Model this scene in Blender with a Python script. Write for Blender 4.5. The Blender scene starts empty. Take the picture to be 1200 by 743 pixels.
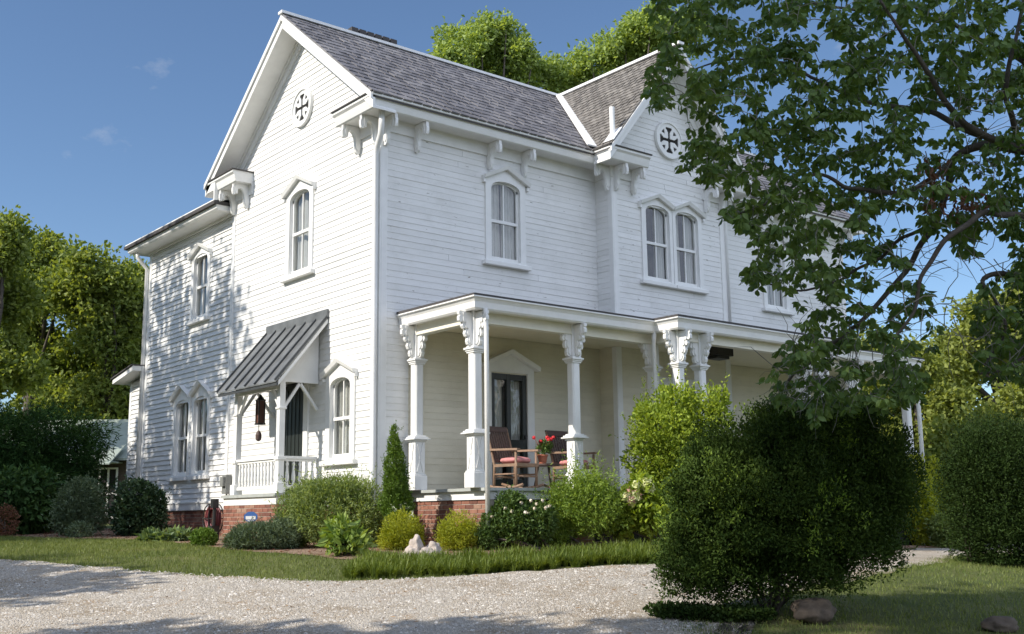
import bpy, bmesh, math, random
import numpy as np
from mathutils import Vector, Matrix, noise
random.seed(7); rng = np.random.default_rng(7)
R = math.radians
scene = bpy.context.scene; col = scene.collection

# ------------------------------------------------------------ camera
CAM = Vector((-10.52, -16.538, 0.6))
YAW, PITCH, ROLL, FPX = 0.883047, 0.1774526, -0.0121643, 1295.19
def cam_axes():
    cy, sy, cp, sp = math.cos(YAW), math.sin(YAW), math.cos(PITCH), math.sin(PITCH)
    f = Vector((cy*cp, sy*cp, sp)); r = Vector((sy, -cy, 0)); u = r.cross(f)
    cr, sr = math.cos(ROLL), math.sin(ROLL)
    return f, cr*r + sr*u, -sr*r + cr*u
CF, CR, CU = cam_axes()
cd = bpy.data.cameras.new('camera'); cam = bpy.data.objects.new('camera', cd); col.objects.link(cam)
m = Matrix((CR, CU, -CF)).transposed().to_4x4(); m.translation = CAM; cam.matrix_world = m
cd.sensor_width = 36; cd.lens = FPX/1200*36; cd.clip_end = 2000; cd.clip_start = .1
scene.camera = cam
def at(px, py, dist):                     # a photo pixel and a depth along the view axis -> a world point
    return CAM + dist*(CF + CR*((px-600)/FPX) - CU*((py-371.5)/FPX))

# ------------------------------------------------------------ sky, sun, exposure
SUN_EL, SUN_AZ = R(36), R(9)              # sun stands towards -x, a little towards +y
sun_dir = Vector((-math.cos(SUN_AZ)*math.cos(SUN_EL), math.sin(SUN_AZ)*math.cos(SUN_EL), math.sin(SUN_EL)))
w = bpy.data.worlds.new('World'); scene.world = w; w.use_nodes = True
nt = w.node_tree; nt.nodes.clear()
sky = nt.nodes.new('ShaderNodeTexSky'); sky.sky_type = 'NISHITA'; sky.sun_disc = False
sky.sun_elevation = SUN_EL; sky.sun_rotation = math.atan2(sun_dir.x, sun_dir.y) % (2*math.pi)
sky.air_density = 1.0; sky.dust_density = .15; sky.ozone_density = 4.2; sky.altitude = 200
bg = nt.nodes.new('ShaderNodeBackground'); bg.inputs['Strength'].default_value = .115
wo = nt.nodes.new('ShaderNodeOutputWorld')
tc = nt.nodes.new('ShaderNodeTexCoord')
mp = nt.nodes.new('ShaderNodeMapping'); mp.inputs['Scale'].default_value = (7, 7, 11); mp.inputs['Location'].default_value = (1.3, .4, 2.2)
nz = nt.nodes.new('ShaderNodeTexNoise'); nz.inputs['Scale'].default_value = 1.0; nz.inputs['Detail'].default_value = 6; nz.inputs['Roughness'].default_value = .62
cr = nt.nodes.new('ShaderNodeValToRGB'); cr.color_ramp.elements[0].position = .655; cr.color_ramp.elements[1].position = .85
mul = nt.nodes.new('ShaderNodeMath'); mul.operation = 'MULTIPLY'; mul.inputs[1].default_value = .55
mixw = nt.nodes.new('ShaderNodeMix'); mixw.data_type = 'RGBA'; mixw.inputs['B'].default_value = (5.2, 5.3, 5.6, 1)
nt.links.new(tc.outputs['Generated'], mp.inputs['Vector']); nt.links.new(mp.outputs[0], nz.inputs['Vector'])
nt.links.new(nz.outputs['Fac'], cr.inputs['Fac']); nt.links.new(cr.outputs['Color'], mul.inputs[0])
nt.links.new(mul.outputs[0], mixw.inputs['Factor']); nt.links.new(sky.outputs[0], mixw.inputs['A'])
# unseen broken cloud added behind the camera as fill light for the shaded front
dotn = nt.nodes.new('ShaderNodeVectorMath'); dotn.operation = 'DOT_PRODUCT'; dotn.inputs[1].default_value = (-.20, -.94, .27)
nt.links.new(tc.outputs['Generated'], dotn.inputs[0])
mr = nt.nodes.new('ShaderNodeMapRange'); mr.interpolation_type = 'SMOOTHSTEP'; mr.inputs['From Min'].default_value = .22; mr.inputs['From Max'].default_value = .62
nt.links.new(dotn.outputs['Value'], mr.inputs['Value'])
nz2 = nt.nodes.new('ShaderNodeTexNoise'); nz2.inputs['Scale'].default_value = 2.6; nz2.inputs['Detail'].default_value = 6; nt.links.new(tc.outputs['Generated'], nz2.inputs['Vector'])
cr2 = nt.nodes.new('ShaderNodeValToRGB'); cr2.color_ramp.elements[0].position = .36; cr2.color_ramp.elements[1].position = .56; nt.links.new(nz2.outputs['Fac'], cr2.inputs['Fac'])
mul2 = nt.nodes.new('ShaderNodeMath'); mul2.operation = 'MULTIPLY'; nt.links.new(mr.outputs['Result'], mul2.inputs[0]); nt.links.new(cr2.outputs['Color'], mul2.inputs[1])
mixc = nt.nodes.new('ShaderNodeMix'); mixc.data_type = 'RGBA'; mixc.inputs['B'].default_value = (9.4, 10.4, 12.8, 1)
nt.links.new(mul2.outputs[0], mixc.inputs['Factor']); nt.links.new(mixw.outputs['Result'], mixc.inputs['A'])
nt.links.new(mixc.outputs['Result'], bg.inputs['Color']); nt.links.new(bg.outputs[0], wo.inputs['Surface'])
sl = bpy.data.lights.new('sun', 'SUN'); sl.energy = 4.6; sl.angle = R(.5); sl.color = (1, .93, .82)
so = bpy.data.objects.new('sun', sl); col.objects.link(so); so.rotation_euler = sun_dir.to_track_quat('Z', 'Y').to_euler(); so.location = (-30, 5, 30)
vs = scene.view_settings; vs.view_transform = 'Standard'; vs.look = 'None'; vs.exposure = 0.3; vs.gamma = 1
scene.render.engine = 'CYCLES'; scene.cycles.max_bounces = 7; scene.cycles.transparent_max_bounces = 12
scene.cycles.diffuse_bounces = 4; scene.cycles.glossy_bounces = 3

# ------------------------------------------------------------ materials
def new_mat(name):
    m = bpy.data.materials.new(name); m.use_nodes = True
    return m, m.node_tree, m.node_tree.nodes['Principled BSDF']
def N(t, kind, **kw):
    n = t.nodes.new(kind)
    for k, v in kw.items():
        if k in n.inputs: n.inputs[k].default_value = v
        else: setattr(n, k, v)
    return n
def ramp(t, stops):
    n = t.nodes.new('ShaderNodeValToRGB'); e = n.color_ramp.elements
    while len(e) < len(stops): e.new(.5)
    for el, (p, c) in zip(e, stops): el.position = p; el.color = (*c, 1) if len(c) == 3 else c
    return n
def rgbmix(t, a, b, fac, mode='MIX'):
    n = t.nodes.new('ShaderNodeMix'); n.data_type = 'RGBA'; n.blend_type = mode
    for s, v in (('A', a), ('B', b), ('Factor', fac)):
        if isinstance(v, bpy.types.NodeSocket): t.links.new(v, n.inputs[s])
        elif s == 'Factor': n.inputs[s].default_value = v
        else: n.inputs[s].default_value = (*v, 1)
    return n.outputs['Result']
def simple(name, c, rough=.6, var=.12, scale=6, metal=0, bump=0, bscale=60):
    m, t, b = new_mat(name); tc = N(t, 'ShaderNodeTexCoord')
    n = N(t, 'ShaderNodeTexNoise', Scale=scale, Detail=6, Roughness=.65); t.links.new(tc.outputs['Object'], n.inputs['Vector'])
    lo = tuple(x*(1-var) for x in c); hi = tuple(min(1, x*(1+var*.6)) for x in c)
    r = ramp(t, [(.3, lo), (.7, hi)]); t.links.new(n.outputs['Fac'], r.inputs['Fac']); t.links.new(r.outputs['Color'], b.inputs['Base Color'])
    b.inputs['Roughness'].default_value = rough; b.inputs['Metallic'].default_value = metal
    if bump:
        n2 = N(t, 'ShaderNodeTexNoise', Scale=bscale, Detail=4); t.links.new(tc.outputs['Object'], n2.inputs['Vector'])
        bp = N(t, 'ShaderNodeBump', Strength=bump, Distance=.02); t.links.new(n2.outputs['Fac'], bp.inputs['Height']); t.links.new(bp.outputs[0], b.inputs['Normal'])
    return m
def siding_mat(name, wear, tint=None):
    m, t, b = new_mat(name); tc = N(t, 'ShaderNodeTexCoord')
    n = N(t, 'ShaderNodeTexNoise', Scale=1.1, Detail=7, Roughness=.7); t.links.new(tc.outputs['Object'], n.inputs['Vector'])
    r = ramp(t, [(.25, (.70, .70, .685)), (.5, (.80, .80, .79)), (.8, (.83, .83, .82))]); t.links.new(n.outputs['Fac'], r.inputs['Fac'])
    # board to board variation
    g = N(t, 'ShaderNodeNewGeometry'); rr = ramp(t, [(0, (.92, .92, .915)), (1, (1, 1, 1))]); t.links.new(g.outputs['Random Per Island'], rr.inputs['Fac'])
    c = rgbmix(t, r.outputs['Color'], rr.outputs['Color'], 1.0, 'MULTIPLY')
    # flaked paint: short dark flecks along the boards
    mp = N(t, 'ShaderNodeMapping'); mp.inputs['Scale'].default_value = (4.2, 4.2, 16); t.links.new(tc.outputs['Object'], mp.inputs['Vector'])
    n2 = N(t, 'ShaderNodeTexNoise', Scale=1.5, Detail=3, Roughness=.55); t.links.new(mp.outputs[0], n2.inputs['Vector'])
    r2 = ramp(t, [(wear, (0, 0, 0)), (wear+.035, (1, 1, 1))]); t.links.new(n2.outputs['Fac'], r2.inputs['Fac'])
    c = rgbmix(t, c, (.28, .26, .235), r2.outputs['Color'])
    # grime streaks
    mp3 = N(t, 'ShaderNodeMapping'); mp3.inputs['Scale'].default_value = (2.5, 2.5, 14); t.links.new(tc.outputs['Object'], mp3.inputs['Vector'])
    n3 = N(t, 'ShaderNodeTexNoise', Scale=1.0, Detail=8, Roughness=.75); t.links.new(mp3.outputs[0], n3.inputs['Vector'])
    r3 = ramp(t, [(.5, (1, 1, 1)), (.85, (.84, .83, .80))]); t.links.new(n3.outputs['Fac'], r3.inputs['Fac'])
    c = rgbmix(t, c, r3.outputs['Color'], 1.0, 'MULTIPLY')
    if tint: c = rgbmix(t, c, tuple(x*1.1 for x in tint), 1.0, 'MULTIPLY')
    t.links.new(c, b.inputs['Base Color']); b.inputs['Roughness'].default_value = .55
    n4 = N(t, 'ShaderNodeTexNoise', Scale=35, Detail=3); t.links.new(mp3.outputs[0], n4.inputs['Vector'])
    bp = N(t, 'ShaderNodeBump', Strength=.15, Distance=.01); t.links.new(n4.outputs['Fac'], bp.inputs['Height']); t.links.new(bp.outputs[0], b.inputs['Normal'])
    return m
def island_mat(name, stops, rough=.7, nscale=3, nvar=.25, bump=.3, bscale=40):
    m, t, b = new_mat(name); tc = N(t, 'ShaderNodeTexCoord'); g = N(t, 'ShaderNodeNewGeometry')
    r = ramp(t, stops); t.links.new(g.outputs['Random Per Island'], r.inputs['Fac'])
    n = N(t, 'ShaderNodeTexNoise', Scale=nscale, Detail=7, Roughness=.7); t.links.new(tc.outputs['Object'], n.inputs['Vector'])
    r2 = ramp(t, [(.3, (1-nvar,)*3), (.7, (1+nvar*.3,)*3)]); t.links.new(n.outputs['Fac'], r2.inputs['Fac'])
    t.links.new(rgbmix(t, r.outputs['Color'], r2.outputs['Color'], 1.0, 'MULTIPLY'), b.inputs['Base Color'])
    b.inputs['Roughness'].default_value = rough
    n2 = N(t, 'ShaderNodeTexNoise', Scale=bscale, Detail=4); t.links.new(tc.outputs['Object'], n2.inputs['Vector'])
    bp = N(t, 'ShaderNodeBump', Strength=bump, Distance=.01); t.links.new(n2.outputs['Fac'], bp.inputs['Height']); t.links.new(bp.outputs[0], b.inputs['Normal'])
    return m
def leaf_mat(name, dark, light, trans=.35, rough=.5, nscale=1.2, spec=.3):
    m, t, b = new_mat(name); g = N(t, 'ShaderNodeNewGeometry'); tc = N(t, 'ShaderNodeTexCoord')
    mid = tuple((a+c)/2 for a, c in zip(dark, light))
    r = ramp(t, [(0, dark), (.55, mid), (1, light)])
    n = N(t, 'ShaderNodeTexNoise', Scale=nscale, Detail=2); t.links.new(tc.outputs['Object'], n.inputs['Vector'])
    mx = N(t, 'ShaderNodeMath', operation='MULTIPLY_ADD'); mx.inputs[1].default_value = .6
    ad = N(t, 'ShaderNodeMath', operation='MULTIPLY_ADD'); ad.inputs[1].default_value = .9; ad.inputs[2].default_value = -.25
    t.links.new(n.outputs['Fac'], ad.inputs[0]); t.links.new(g.outputs['Random Per Island'], mx.inputs[0]); t.links.new(ad.outputs[0], mx.inputs[2])
    t.links.new(mx.outputs[0], r.inputs['Fac']); t.links.new(r.outputs['Color'], b.inputs['Base Color'])
    b.inputs['Roughness'].default_value = rough; b.inputs['Specular IOR Level'].default_value = spec
    tr = N(t, 'ShaderNodeBsdfTranslucent'); tcol = rgbmix(t, r.outputs['Color'], (1.25, 1.15, .35), 1.0, 'MULTIPLY'); t.links.new(tcol, tr.inputs['Color'])
    ms = N(t, 'ShaderNodeMixShader'); ms.inputs[0].default_value = trans
    t.links.new(b.outputs[0], ms.inputs[1]); t.links.new(tr.outputs[0], ms.inputs[2])
    t.links.new(ms.outputs[0], t.nodes['Material Output'].inputs['Surface'])
    return m
def glass_mat(name):
    m, t, b = new_mat(name); t.nodes.remove(b)
    gl = N(t, 'ShaderNodeBsdfGlossy', Roughness=.02); tr = N(t, 'ShaderNodeBsdfTransparent'); tr.inputs['Color'].default_value = (.86, .88, .88, 1)
    g = N(t, 'ShaderNodeNewGeometry'); tc = N(t, 'ShaderNodeTexCoord'); dt = N(t, 'ShaderNodeVectorMath', operation='DOT_PRODUCT')
    t.links.new(g.outputs['Normal'], dt.inputs[0]); t.links.new(g.outputs['Incoming'], dt.inputs[1])
    ab = N(t, 'ShaderNodeMath', operation='ABSOLUTE'); t.links.new(dt.outputs['Value'], ab.inputs[0])
    iv = N(t, 'ShaderNodeMath', operation='SUBTRACT'); iv.inputs[0].default_value = 1; t.links.new(ab.outputs[0], iv.inputs[1])
    pw = N(t, 'ShaderNodeMath', operation='POWER'); pw.inputs[1].default_value = 4.5; t.links.new(iv.outputs[0], pw.inputs[0])
    n = N(t, 'ShaderNodeTexNoise', Scale=2.2, Detail=2); t.links.new(tc.outputs['Object'], n.inputs['Vector'])
    bp = N(t, 'ShaderNodeBump', Strength=.35, Distance=.03); t.links.new(n.outputs['Fac'], bp.inputs['Height']); t.links.new(bp.outputs[0], gl.inputs['Normal'])
    ad = N(t, 'ShaderNodeMath', operation='MULTIPLY_ADD'); ad.inputs[1].default_value = .9; ad.inputs[2].default_value = .11
    t.links.new(pw.outputs[0], ad.inputs[0])
    ms = N(t, 'ShaderNodeMixShader'); t.links.new(ad.outputs[0], ms.inputs[0]); t.links.new(tr.outputs[0], ms.inputs[1]); t.links.new(gl.outputs[0], ms.inputs[2])
    t.links.new(ms.outputs[0], t.nodes['Material Output'].inputs['Surface'])
    return m
M = {}
M['siding'] = siding_mat('white_siding', .76)
M['siding_worn'] = siding_mat('worn_white_siding', .68)
M['siding_bounce'] = siding_mat('bounce_tinted_porch_siding', .78, (.83, .78, .64))  # warm bounce light from floor and gravel tinted into the white siding
M['trim'] = simple('white_trim_paint', (.80, .80, .785), .5, .06, 4, bump=.08)
M['porch_floor'] = simple('grey_porch_paint', (.42, .44, .42), .5, .2, 5)
M['cream'] = simple('bounce_tinted_beam', (.80, .77, .66), .5, .06, 4, bump=.08)  # beam colour carries the warm bounce light of the porch
M['ceiling'] = simple('bounce_tinted_ceiling', (.76, .70, .52), .6, .06, 4)  # yellowish light bounced from below, put into the ceiling colour
SLS = [(0, (.125, .12, .13)), (.5, (.17, .165, .178)), (.85, (.20, .193, .203)), (1, (.25, .24, .245))]
M['slate'] = island_mat('grey_slate', SLS, .65, 2, .2, .2, 25)
M['bay_slate'] = island_mat('brown_grey_weathered_shingle', [(0, (.15, .138, .125)), (.5, (.19, .175, .158)), (1, (.24, .222, .20))], .8, 3, .25, .2, 25)
M['under'] = simple('dark_roof_deck', (.07, .065, .065), .9)
M['flash'] = simple('white_painted_flashing', (.80, .80, .80), .5, .08, 5)
M['seam'] = simple('grey_metal_roof', (.19, .198, .20), .45, .35, 2.5, metal=.25)
M['seam_rib'] = simple('dark_metal_ribs', (.07, .075, .078), .5, .3, 5, metal=.2)
M['brick'] = island_mat('red_brick', [(0, (.17, .07, .05)), (.4, (.27, .11, .075)), (.75, (.33, .15, .10)), (1, (.36, .22, .16))], .85, 12, .3, .5)
M['mortar'] = simple('pale_mortar', (.50, .44, .38), .95, .2, 20)
M['glass'] = glass_mat('old_window_glass')
M['curtain'] = simple('sheer_white_curtain', (.62, .61, .57), .9, .1, 3)
M['door'] = simple('dark_green_door_paint', (.025, .03, .027), .35, .2, 6)
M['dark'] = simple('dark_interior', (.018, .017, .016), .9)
M['wood'] = simple('weathered_teak', (.25, .155, .10), .6, .3, 14)
M['wood_dark'] = simple('brown_stained_wood', (.09, .055, .045), .6, .3, 14)
M['cushion'] = simple('faded_pink_fabric', (.58, .24, .24), .9, .25, 9)
M['terracotta'] = simple('terracotta', (.42, .14, .08), .8)
M['petal_red'] = simple('red_petals', (.72, .03, .04), .6)
M['petal_white'] = simple('cream_petals', (.82, .74, .60), .6)
M['petal_pink'] = simple('pale_pink_petals', (.75, .50, .42), .6)
M['petal_yellow'] = simple('green_cream_petals', (.60, .62, .30), .6)
M['black'] = simple('black_metal', (.02, .02, .02), .5)
M['amber'] = simple('rusty_amber_glass', (.12, .055, .04), .3)
M['bark'] = simple('grey_brown_bark', (.10, .083, .07), .9, .4, 8, bump=.6, bscale=30)
M['twig'] = simple('pale_grey_twigs', (.26, .24, .21), .9, .35, 8)
M['stone_white'] = simple('pale_weathered_limestone', (.50, .43, .38), .9, .35, 9, bump=.6, bscale=18)
M['stone_brown'] = simple('brown_fieldstone', (.12, .092, .07), .9, .4, 6, bump=.6, bscale=14)
M['hose'] = simple('red_rubber_hose', (.20, .05, .055), .5)
M['sign_blue'] = simple('blue_sign_paint', (.05, .13, .36), .5)
M['meter'] = simple('grey_enamel', (.22, .23, .22), .5)
M['shed_brick'] = simple('brown_brick_wall', (.10, .075, .06), .9, .3, 10)
M['shed_roof'] = simple('pale_green_metal_roof', (.36, .41, .36), .5, .15, 3)

def L(name, d, l, g=1.55, **k): M[name] = leaf_mat(name, tuple(x*g for x in d), tuple(x*g for x in l), **k)
L('leaf_dogwood', (.028, .056, .016), (.098, .140, .042), g=2.25, trans=.42, rough=.45)
L('leaf_box', (.014, .034, .008), (.075, .115, .022), g=1.35, trans=.2, nscale=1.6, spec=.10)
L('leaf_lit_tips', (.06, .11, .015), (.15, .20, .035), g=2.3, trans=.35, nscale=1.6, spec=.15)  # paler green stands in for sunlight on the boxwood
L('leaf_clipped', (.014, .034, .009), (.06, .10, .022), g=.85, trans=.2, nscale=1.6, spec=.10)
L('leaf_oak', (.06, .09, .026), (.17, .21, .07), g=3.0, trans=.5, nscale=.5)
L('leaf_left', (.05, .08, .02), (.17, .195, .05), g=2.3, trans=.5, nscale=.4)
L('leaf_right', (.085, .112, .026), (.225, .25, .065), g=1.8, trans=.5, nscale=.5)
L('leaf_shade', (.02, .05, .012), (.08, .13, .03), trans=.3)
L('leaf_yew', (.012, .036, .010), (.04, .085, .022), g=1.15, trans=.15, spec=.08)
L('leaf_rhodo', (.022, .06, .018), (.08, .145, .045), g=1.15, trans=.25, spec=.15)
L('leaf_greygreen', (.04, .065, .038), (.13, .17, .10), g=1.7, trans=.25)
L('leaf_camellia', (.010, .028, .012), (.045, .075, .035), trans=.12, rough=.35)
L('leaf_cypress', (.04, .085, .012), (.13, .20, .03), trans=.25)
L('leaf_gold', (.14, .18, .014), (.36, .37, .04), g=1.55, trans=.4)
L('leaf_soft', (.06, .095, .03), (.19, .225, .085), g=2.3, trans=.4)
L('leaf_bright', (.08, .15, .03), (.27, .33, .10), trans=.4)
L('leaf_rose', (.03, .065, .015), (.10, .15, .04), trans=.3)
L('leaf_perennial', (.08, .14, .02), (.24, .32, .06), trans=.4)
L('leaf_sun', (.09, .15, .015), (.29, .35, .05), trans=.4)
L('leaf_hosta', (.05, .09, .035), (.19, .25, .12), trans=.3)
L('leaf_monkey', (.06, .10, .014), (.19, .235, .05), g=1.3, trans=.35)
L('grass', (.048, .08, .016), (.17, .19, .058), trans=.3, nscale=.8)
L('dead_leaf', (.10, .045, .03), (.19, .09, .06), trans=.25)

def ground_mat(name, stops, scale=1.0, fine=30, bump=.5):
    m, t, b = new_mat(name); tc = N(t, 'ShaderNodeTexCoord')
    n = N(t, 'ShaderNodeTexNoise', Scale=scale, Detail=8, Roughness=.7); t.links.new(tc.outputs['Object'], n.inputs['Vector'])
    r = ramp(t, stops); t.links.new(n.outputs['Fac'], r.inputs['Fac'])
    n2 = N(t, 'ShaderNodeTexNoise', Scale=fine, Detail=5, Roughness=.7); t.links.new(tc.outputs['Object'], n2.inputs['Vector'])
    r2 = ramp(t, [(.3, (.55,)*3), (.7, (1.25,)*3)]); t.links.new(n2.outputs['Fac'], r2.inputs['Fac'])
    t.links.new(rgbmix(t, r.outputs['Color'], r2.outputs['Color'], 1.0, 'MULTIPLY'), b.inputs['Base Color'])
    b.inputs['Roughness'].default_value = .95; b.inputs['Specular IOR Level'].default_value = .15
    bp = N(t, 'ShaderNodeBump', Strength=bump, Distance=.03); t.links.new(n2.outputs['Fac'], bp.inputs['Height']); t.links.new(bp.outputs[0], b.inputs['Normal'])
    return m
M['straw'] = simple('dry_pine_straw', (.36, .24, .14), .9, .3, 8)
M['lawn'] = ground_mat('lawn_soil_and_grass', [(.3, (.07, .095, .03)), (.55, (.13, .145, .05)), (.75, (.24, .20, .11))], .7)
M['mulch'] = ground_mat('pine_straw_mulch', [(.3, (.22, .145, .10)), (.7, (.42, .30, .22))], 2, 45, .8)
def gravel_mat():
    m, t, b = new_mat('pale_gravel'); tc = N(t, 'ShaderNodeTexCoord')
    v = N(t, 'ShaderNodeTexVoronoi', Scale=55); t.links.new(tc.outputs['Object'], v.inputs['Vector'])
    sep = N(t, 'ShaderNodeSeparateColor'); t.links.new(v.outputs['Color'], sep.inputs[0])
    r = ramp(t, [(0, (.34, .305, .265)), (.15, (.50, .455, .395)), (.7, (.60, .553, .488)), (1, (.69, .64, .57))]); t.links.new(sep.outputs[0], r.inputs['Fac'])
    n = N(t, 'ShaderNodeTexNoise', Scale=.8, Detail=9, Roughness=.72); t.links.new(tc.outputs['Object'], n.inputs['Vector'])
    r2 = ramp(t, [(.34, (.62, .53, .43)), (.46, (.90, .86, .80)), (.56, (1.0, .985, .96)), (.70, (.78, .76, .74))]); t.links.new(n.outputs['Fac'], r2.inputs['Fac'])
    c = rgbmix(t, r.outputs['Color'], r2.outputs['Color'], 1.0, 'MULTIPLY')
    n5 = N(t, 'ShaderNodeTexNoise', Scale=2.3, Detail=9, Roughness=.8); t.links.new(tc.outputs['Object'], n5.inputs['Vector'])
    r5 = ramp(t, [(.54, (0, 0, 0)), (.66, (.85,)*3)]); t.links.new(n5.outputs['Fac'], r5.inputs['Fac'])
    c = rgbmix(t, c, (.40, .28, .17), r5.outputs['Color'])       # drifts of pine straw and dirt
    t.links.new(c, b.inputs['Base Color']); b.inputs['Roughness'].default_value = .95; b.inputs['Specular IOR Level'].default_value = .2
    n6 = N(t, 'ShaderNodeTexNoise', Scale=9, Detail=8, Roughness=.8); t.links.new(tc.outputs['Object'], n6.inputs['Vector'])
    bp = N(t, 'ShaderNodeBump', Strength=.9, Distance=.03, invert=True); t.links.new(v.outputs['Distance'], bp.inputs['Height'])
    bp2 = N(t, 'ShaderNodeBump', Strength=.4, Distance=.05); t.links.new(n6.outputs['Fac'], bp2.inputs['Height']); t.links.new(bp.outputs[0], bp2.inputs['Normal'])
    t.links.new(bp2.outputs[0], b.inputs['Normal'])
    return m
M['gravel'] = gravel_mat()
M['pebble'] = island_mat('gravel_stones', [(0, (.30, .27, .24)), (.25, (.50, .46, .41)), (.8, (.63, .59, .53)), (1, (.74, .70, .64))], .95)

# ------------------------------------------------------------ object helpers
ROOT_LOC = {}
def tag(o, label=None, cat=None, group=None, kind=None):
    if label: o['label'] = label
    if cat: o['category'] = cat
    if group: o['group'] = group
    if kind: o['kind'] = kind
    return o
def empty(name, loc, label, cat, group=None):
    o = bpy.data.objects.new(name, None); col.objects.link(o); o.location = loc; o.empty_display_size = .2
    ROOT_LOC[o.name] = Vector(loc); return tag(o, label, cat, group)
def link_mesh(name, verts, faces, mat, parent=None, smooth=False, local=False):
    me = bpy.data.meshes.new(name)
    off = ROOT_LOC.get(parent.name, Vector()) if (parent and not local) else Vector()
    if isinstance(verts, np.ndarray):
        v = verts.reshape(-1, 3) - np.array(off); f = faces
        me.vertices.add(len(v)); me.vertices.foreach_set('co', v.astype(np.float32).ravel())
        k = f.shape[1]; me.loops.add(f.size); me.loops.foreach_set('vertex_index', f.astype(np.int32).ravel())
        me.polygons.add(len(f)); me.polygons.foreach_set('loop_start', np.arange(0, f.size, k, dtype=np.int32))
        me.update(calc_edges=True)
    else:
        me.from_pydata([tuple(Vector(p)-off) for p in verts], [], faces)
    me.materials.append(mat)
    if smooth: me.polygons.foreach_set('use_smooth', np.ones(len(me.polygons), dtype=bool))
    me.update()
    o = bpy.data.objects.new(name, me); col.objects.link(o)
    if parent: o.parent = parent; ROOT_LOC[o.name] = ROOT_LOC.get(parent.name, Vector())
    return o
class MB:
    def __init__(s): s.v = []; s.f = []
    def add(s, verts, faces):
        b = len(s.v); s.v += [tuple(p) for p in verts]; s.f += [tuple(i+b for i in f) for f in faces]; return s
    def hexa(s, p):   # 8 points: bottom loop 0-3, top loop 4-7
        return s.add(p, [(0, 3, 2, 1), (4, 5, 6, 7), (0, 1, 5, 4), (1, 2, 6, 5), (2, 3, 7, 6), (3, 0, 4, 7)])
    def box(s, x0, x1, y0, y1, z0, z1):
        return s.hexa([(x0, y0, z0), (x1, y0, z0), (x1, y1, z0), (x0, y1, z0), (x0, y0, z1), (x1, y0, z1), (x1, y1, z1), (x0, y1, z1)])
    def fbox(s, fr, u0, u1, n0, n1, z0, z1):
        return s.hexa([fr(u0, n0, z0), fr(u1, n0, z0), fr(u1, n1, z0), fr(u0, n1, z0), fr(u0, n0, z1), fr(u1, n0, z1), fr(u1, n1, z1), fr(u0, n1, z1)])
    def prism(s, pts, fn, c0, c1):    # fn(a,b,c)->world ; pts list of (a,b)
        n = len(pts); v = [fn(a, b, c0) for a, b in pts]+[fn(a, b, c1) for a, b in pts]
        f = [tuple(range(n))[::-1], tuple(range(n, 2*n))]+[(i, (i+1) % n, n+(i+1) % n, n+i) for i in range(n)]
        return s.add(v, f)
    def bar(s, a, b, w, h=None, up=(0, 0, 1)):     # rectangular bar between two points
        a, b = Vector(a), Vector(b); h = h or w; d = (b-a).normalized(); up = Vector(up)
        if abs(d.dot(up)) > .98: up = Vector((1, 0, 0))
        x = d.cross(up).normalized()*w/2; y = x.cross(d).normalized()*h/2
        return s.hexa([a-x-y, a+x-y, a+x+y, a-x+y, b-x-y, b+x-y, b+x+y, b-x+y])
    def tube(s, path, rad, n=8, cap=True):
        path = [Vector(p) for p in path]; k = len(path); b = len(s.v); prev = None
        if not hasattr(rad, '__len__'): rad = [rad]*k
        for i, p in enumerate(path):
            d = (path[min(i+1, k-1)]-path[max(i-1, 0)])
            d = d.normalized() if d.length > 1e-9 else Vector((0, 0, 1))
            if prev is None: x = d.orthogonal().normalized()
            else:
                x = prev-d*prev.dot(d); x = x.normalized() if x.length > 1e-6 else d.orthogonal().normalized()
            prev = x; y = d.cross(x)
            for j in range(n):
                a = 2*math.pi*j/n; s.v.append(tuple(p+(x*math.cos(a)+y*math.sin(a))*rad[i]))
        for i in range(k-1):
            for j in range(n):
                s.f.append((b+i*n+j, b+i*n+(j+1) % n, b+(i+1)*n+(j+1) % n, b+(i+1)*n+j))
        if cap: s.f.append(tuple(b+j for j in range(n))[::-1]); s.f.append(tuple(b+(k-1)*n+j for j in range(n)))
        return s
    def lathe(s, c, prof, n=16):     # prof: (r,z)
        c = Vector(c); return s.tube([c+Vector((0, 0, z)) for r, z in prof], [r for r, z in prof], n) if False else s._lathe(c, prof, n)
    def _lathe(s, c, prof, n):
        b = len(s.v)
        for r, z in prof:
            for j in range(n):
                a = 2*math.pi*j/n; s.v.append((c.x+r*math.cos(a), c.y+r*math.sin(a), c.z+z))
        for i in range(len(prof)-1):
            for j in range(n): s.f.append((b+i*n+j, b+i*n+(j+1) % n, b+(i+1)*n+(j+1) % n, b+(i+1)*n+j))
        s.f.append(tuple(b+j for j in range(n))[::-1]); s.f.append(tuple(b+(len(prof)-1)*n+j for j in range(n)))
        return s
    def build(s, name, mat, parent=None, smooth=False, local=False):
        return link_mesh(name, s.v, s.f, mat, parent, smooth, local)
def bevel(o, w=.006, seg=1):
    md = o.modifiers.new('bevel', 'BEVEL'); md.width = w; md.segments = seg; md.limit_method = 'ANGLE'; md.angle_limit = R(40); return o
def copy_tree(o, parent=None):
    c = o.copy(); col.objects.link(c); c.parent = parent
    for ch in list(o.children): copy_tree(ch, c)
    return c

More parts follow.
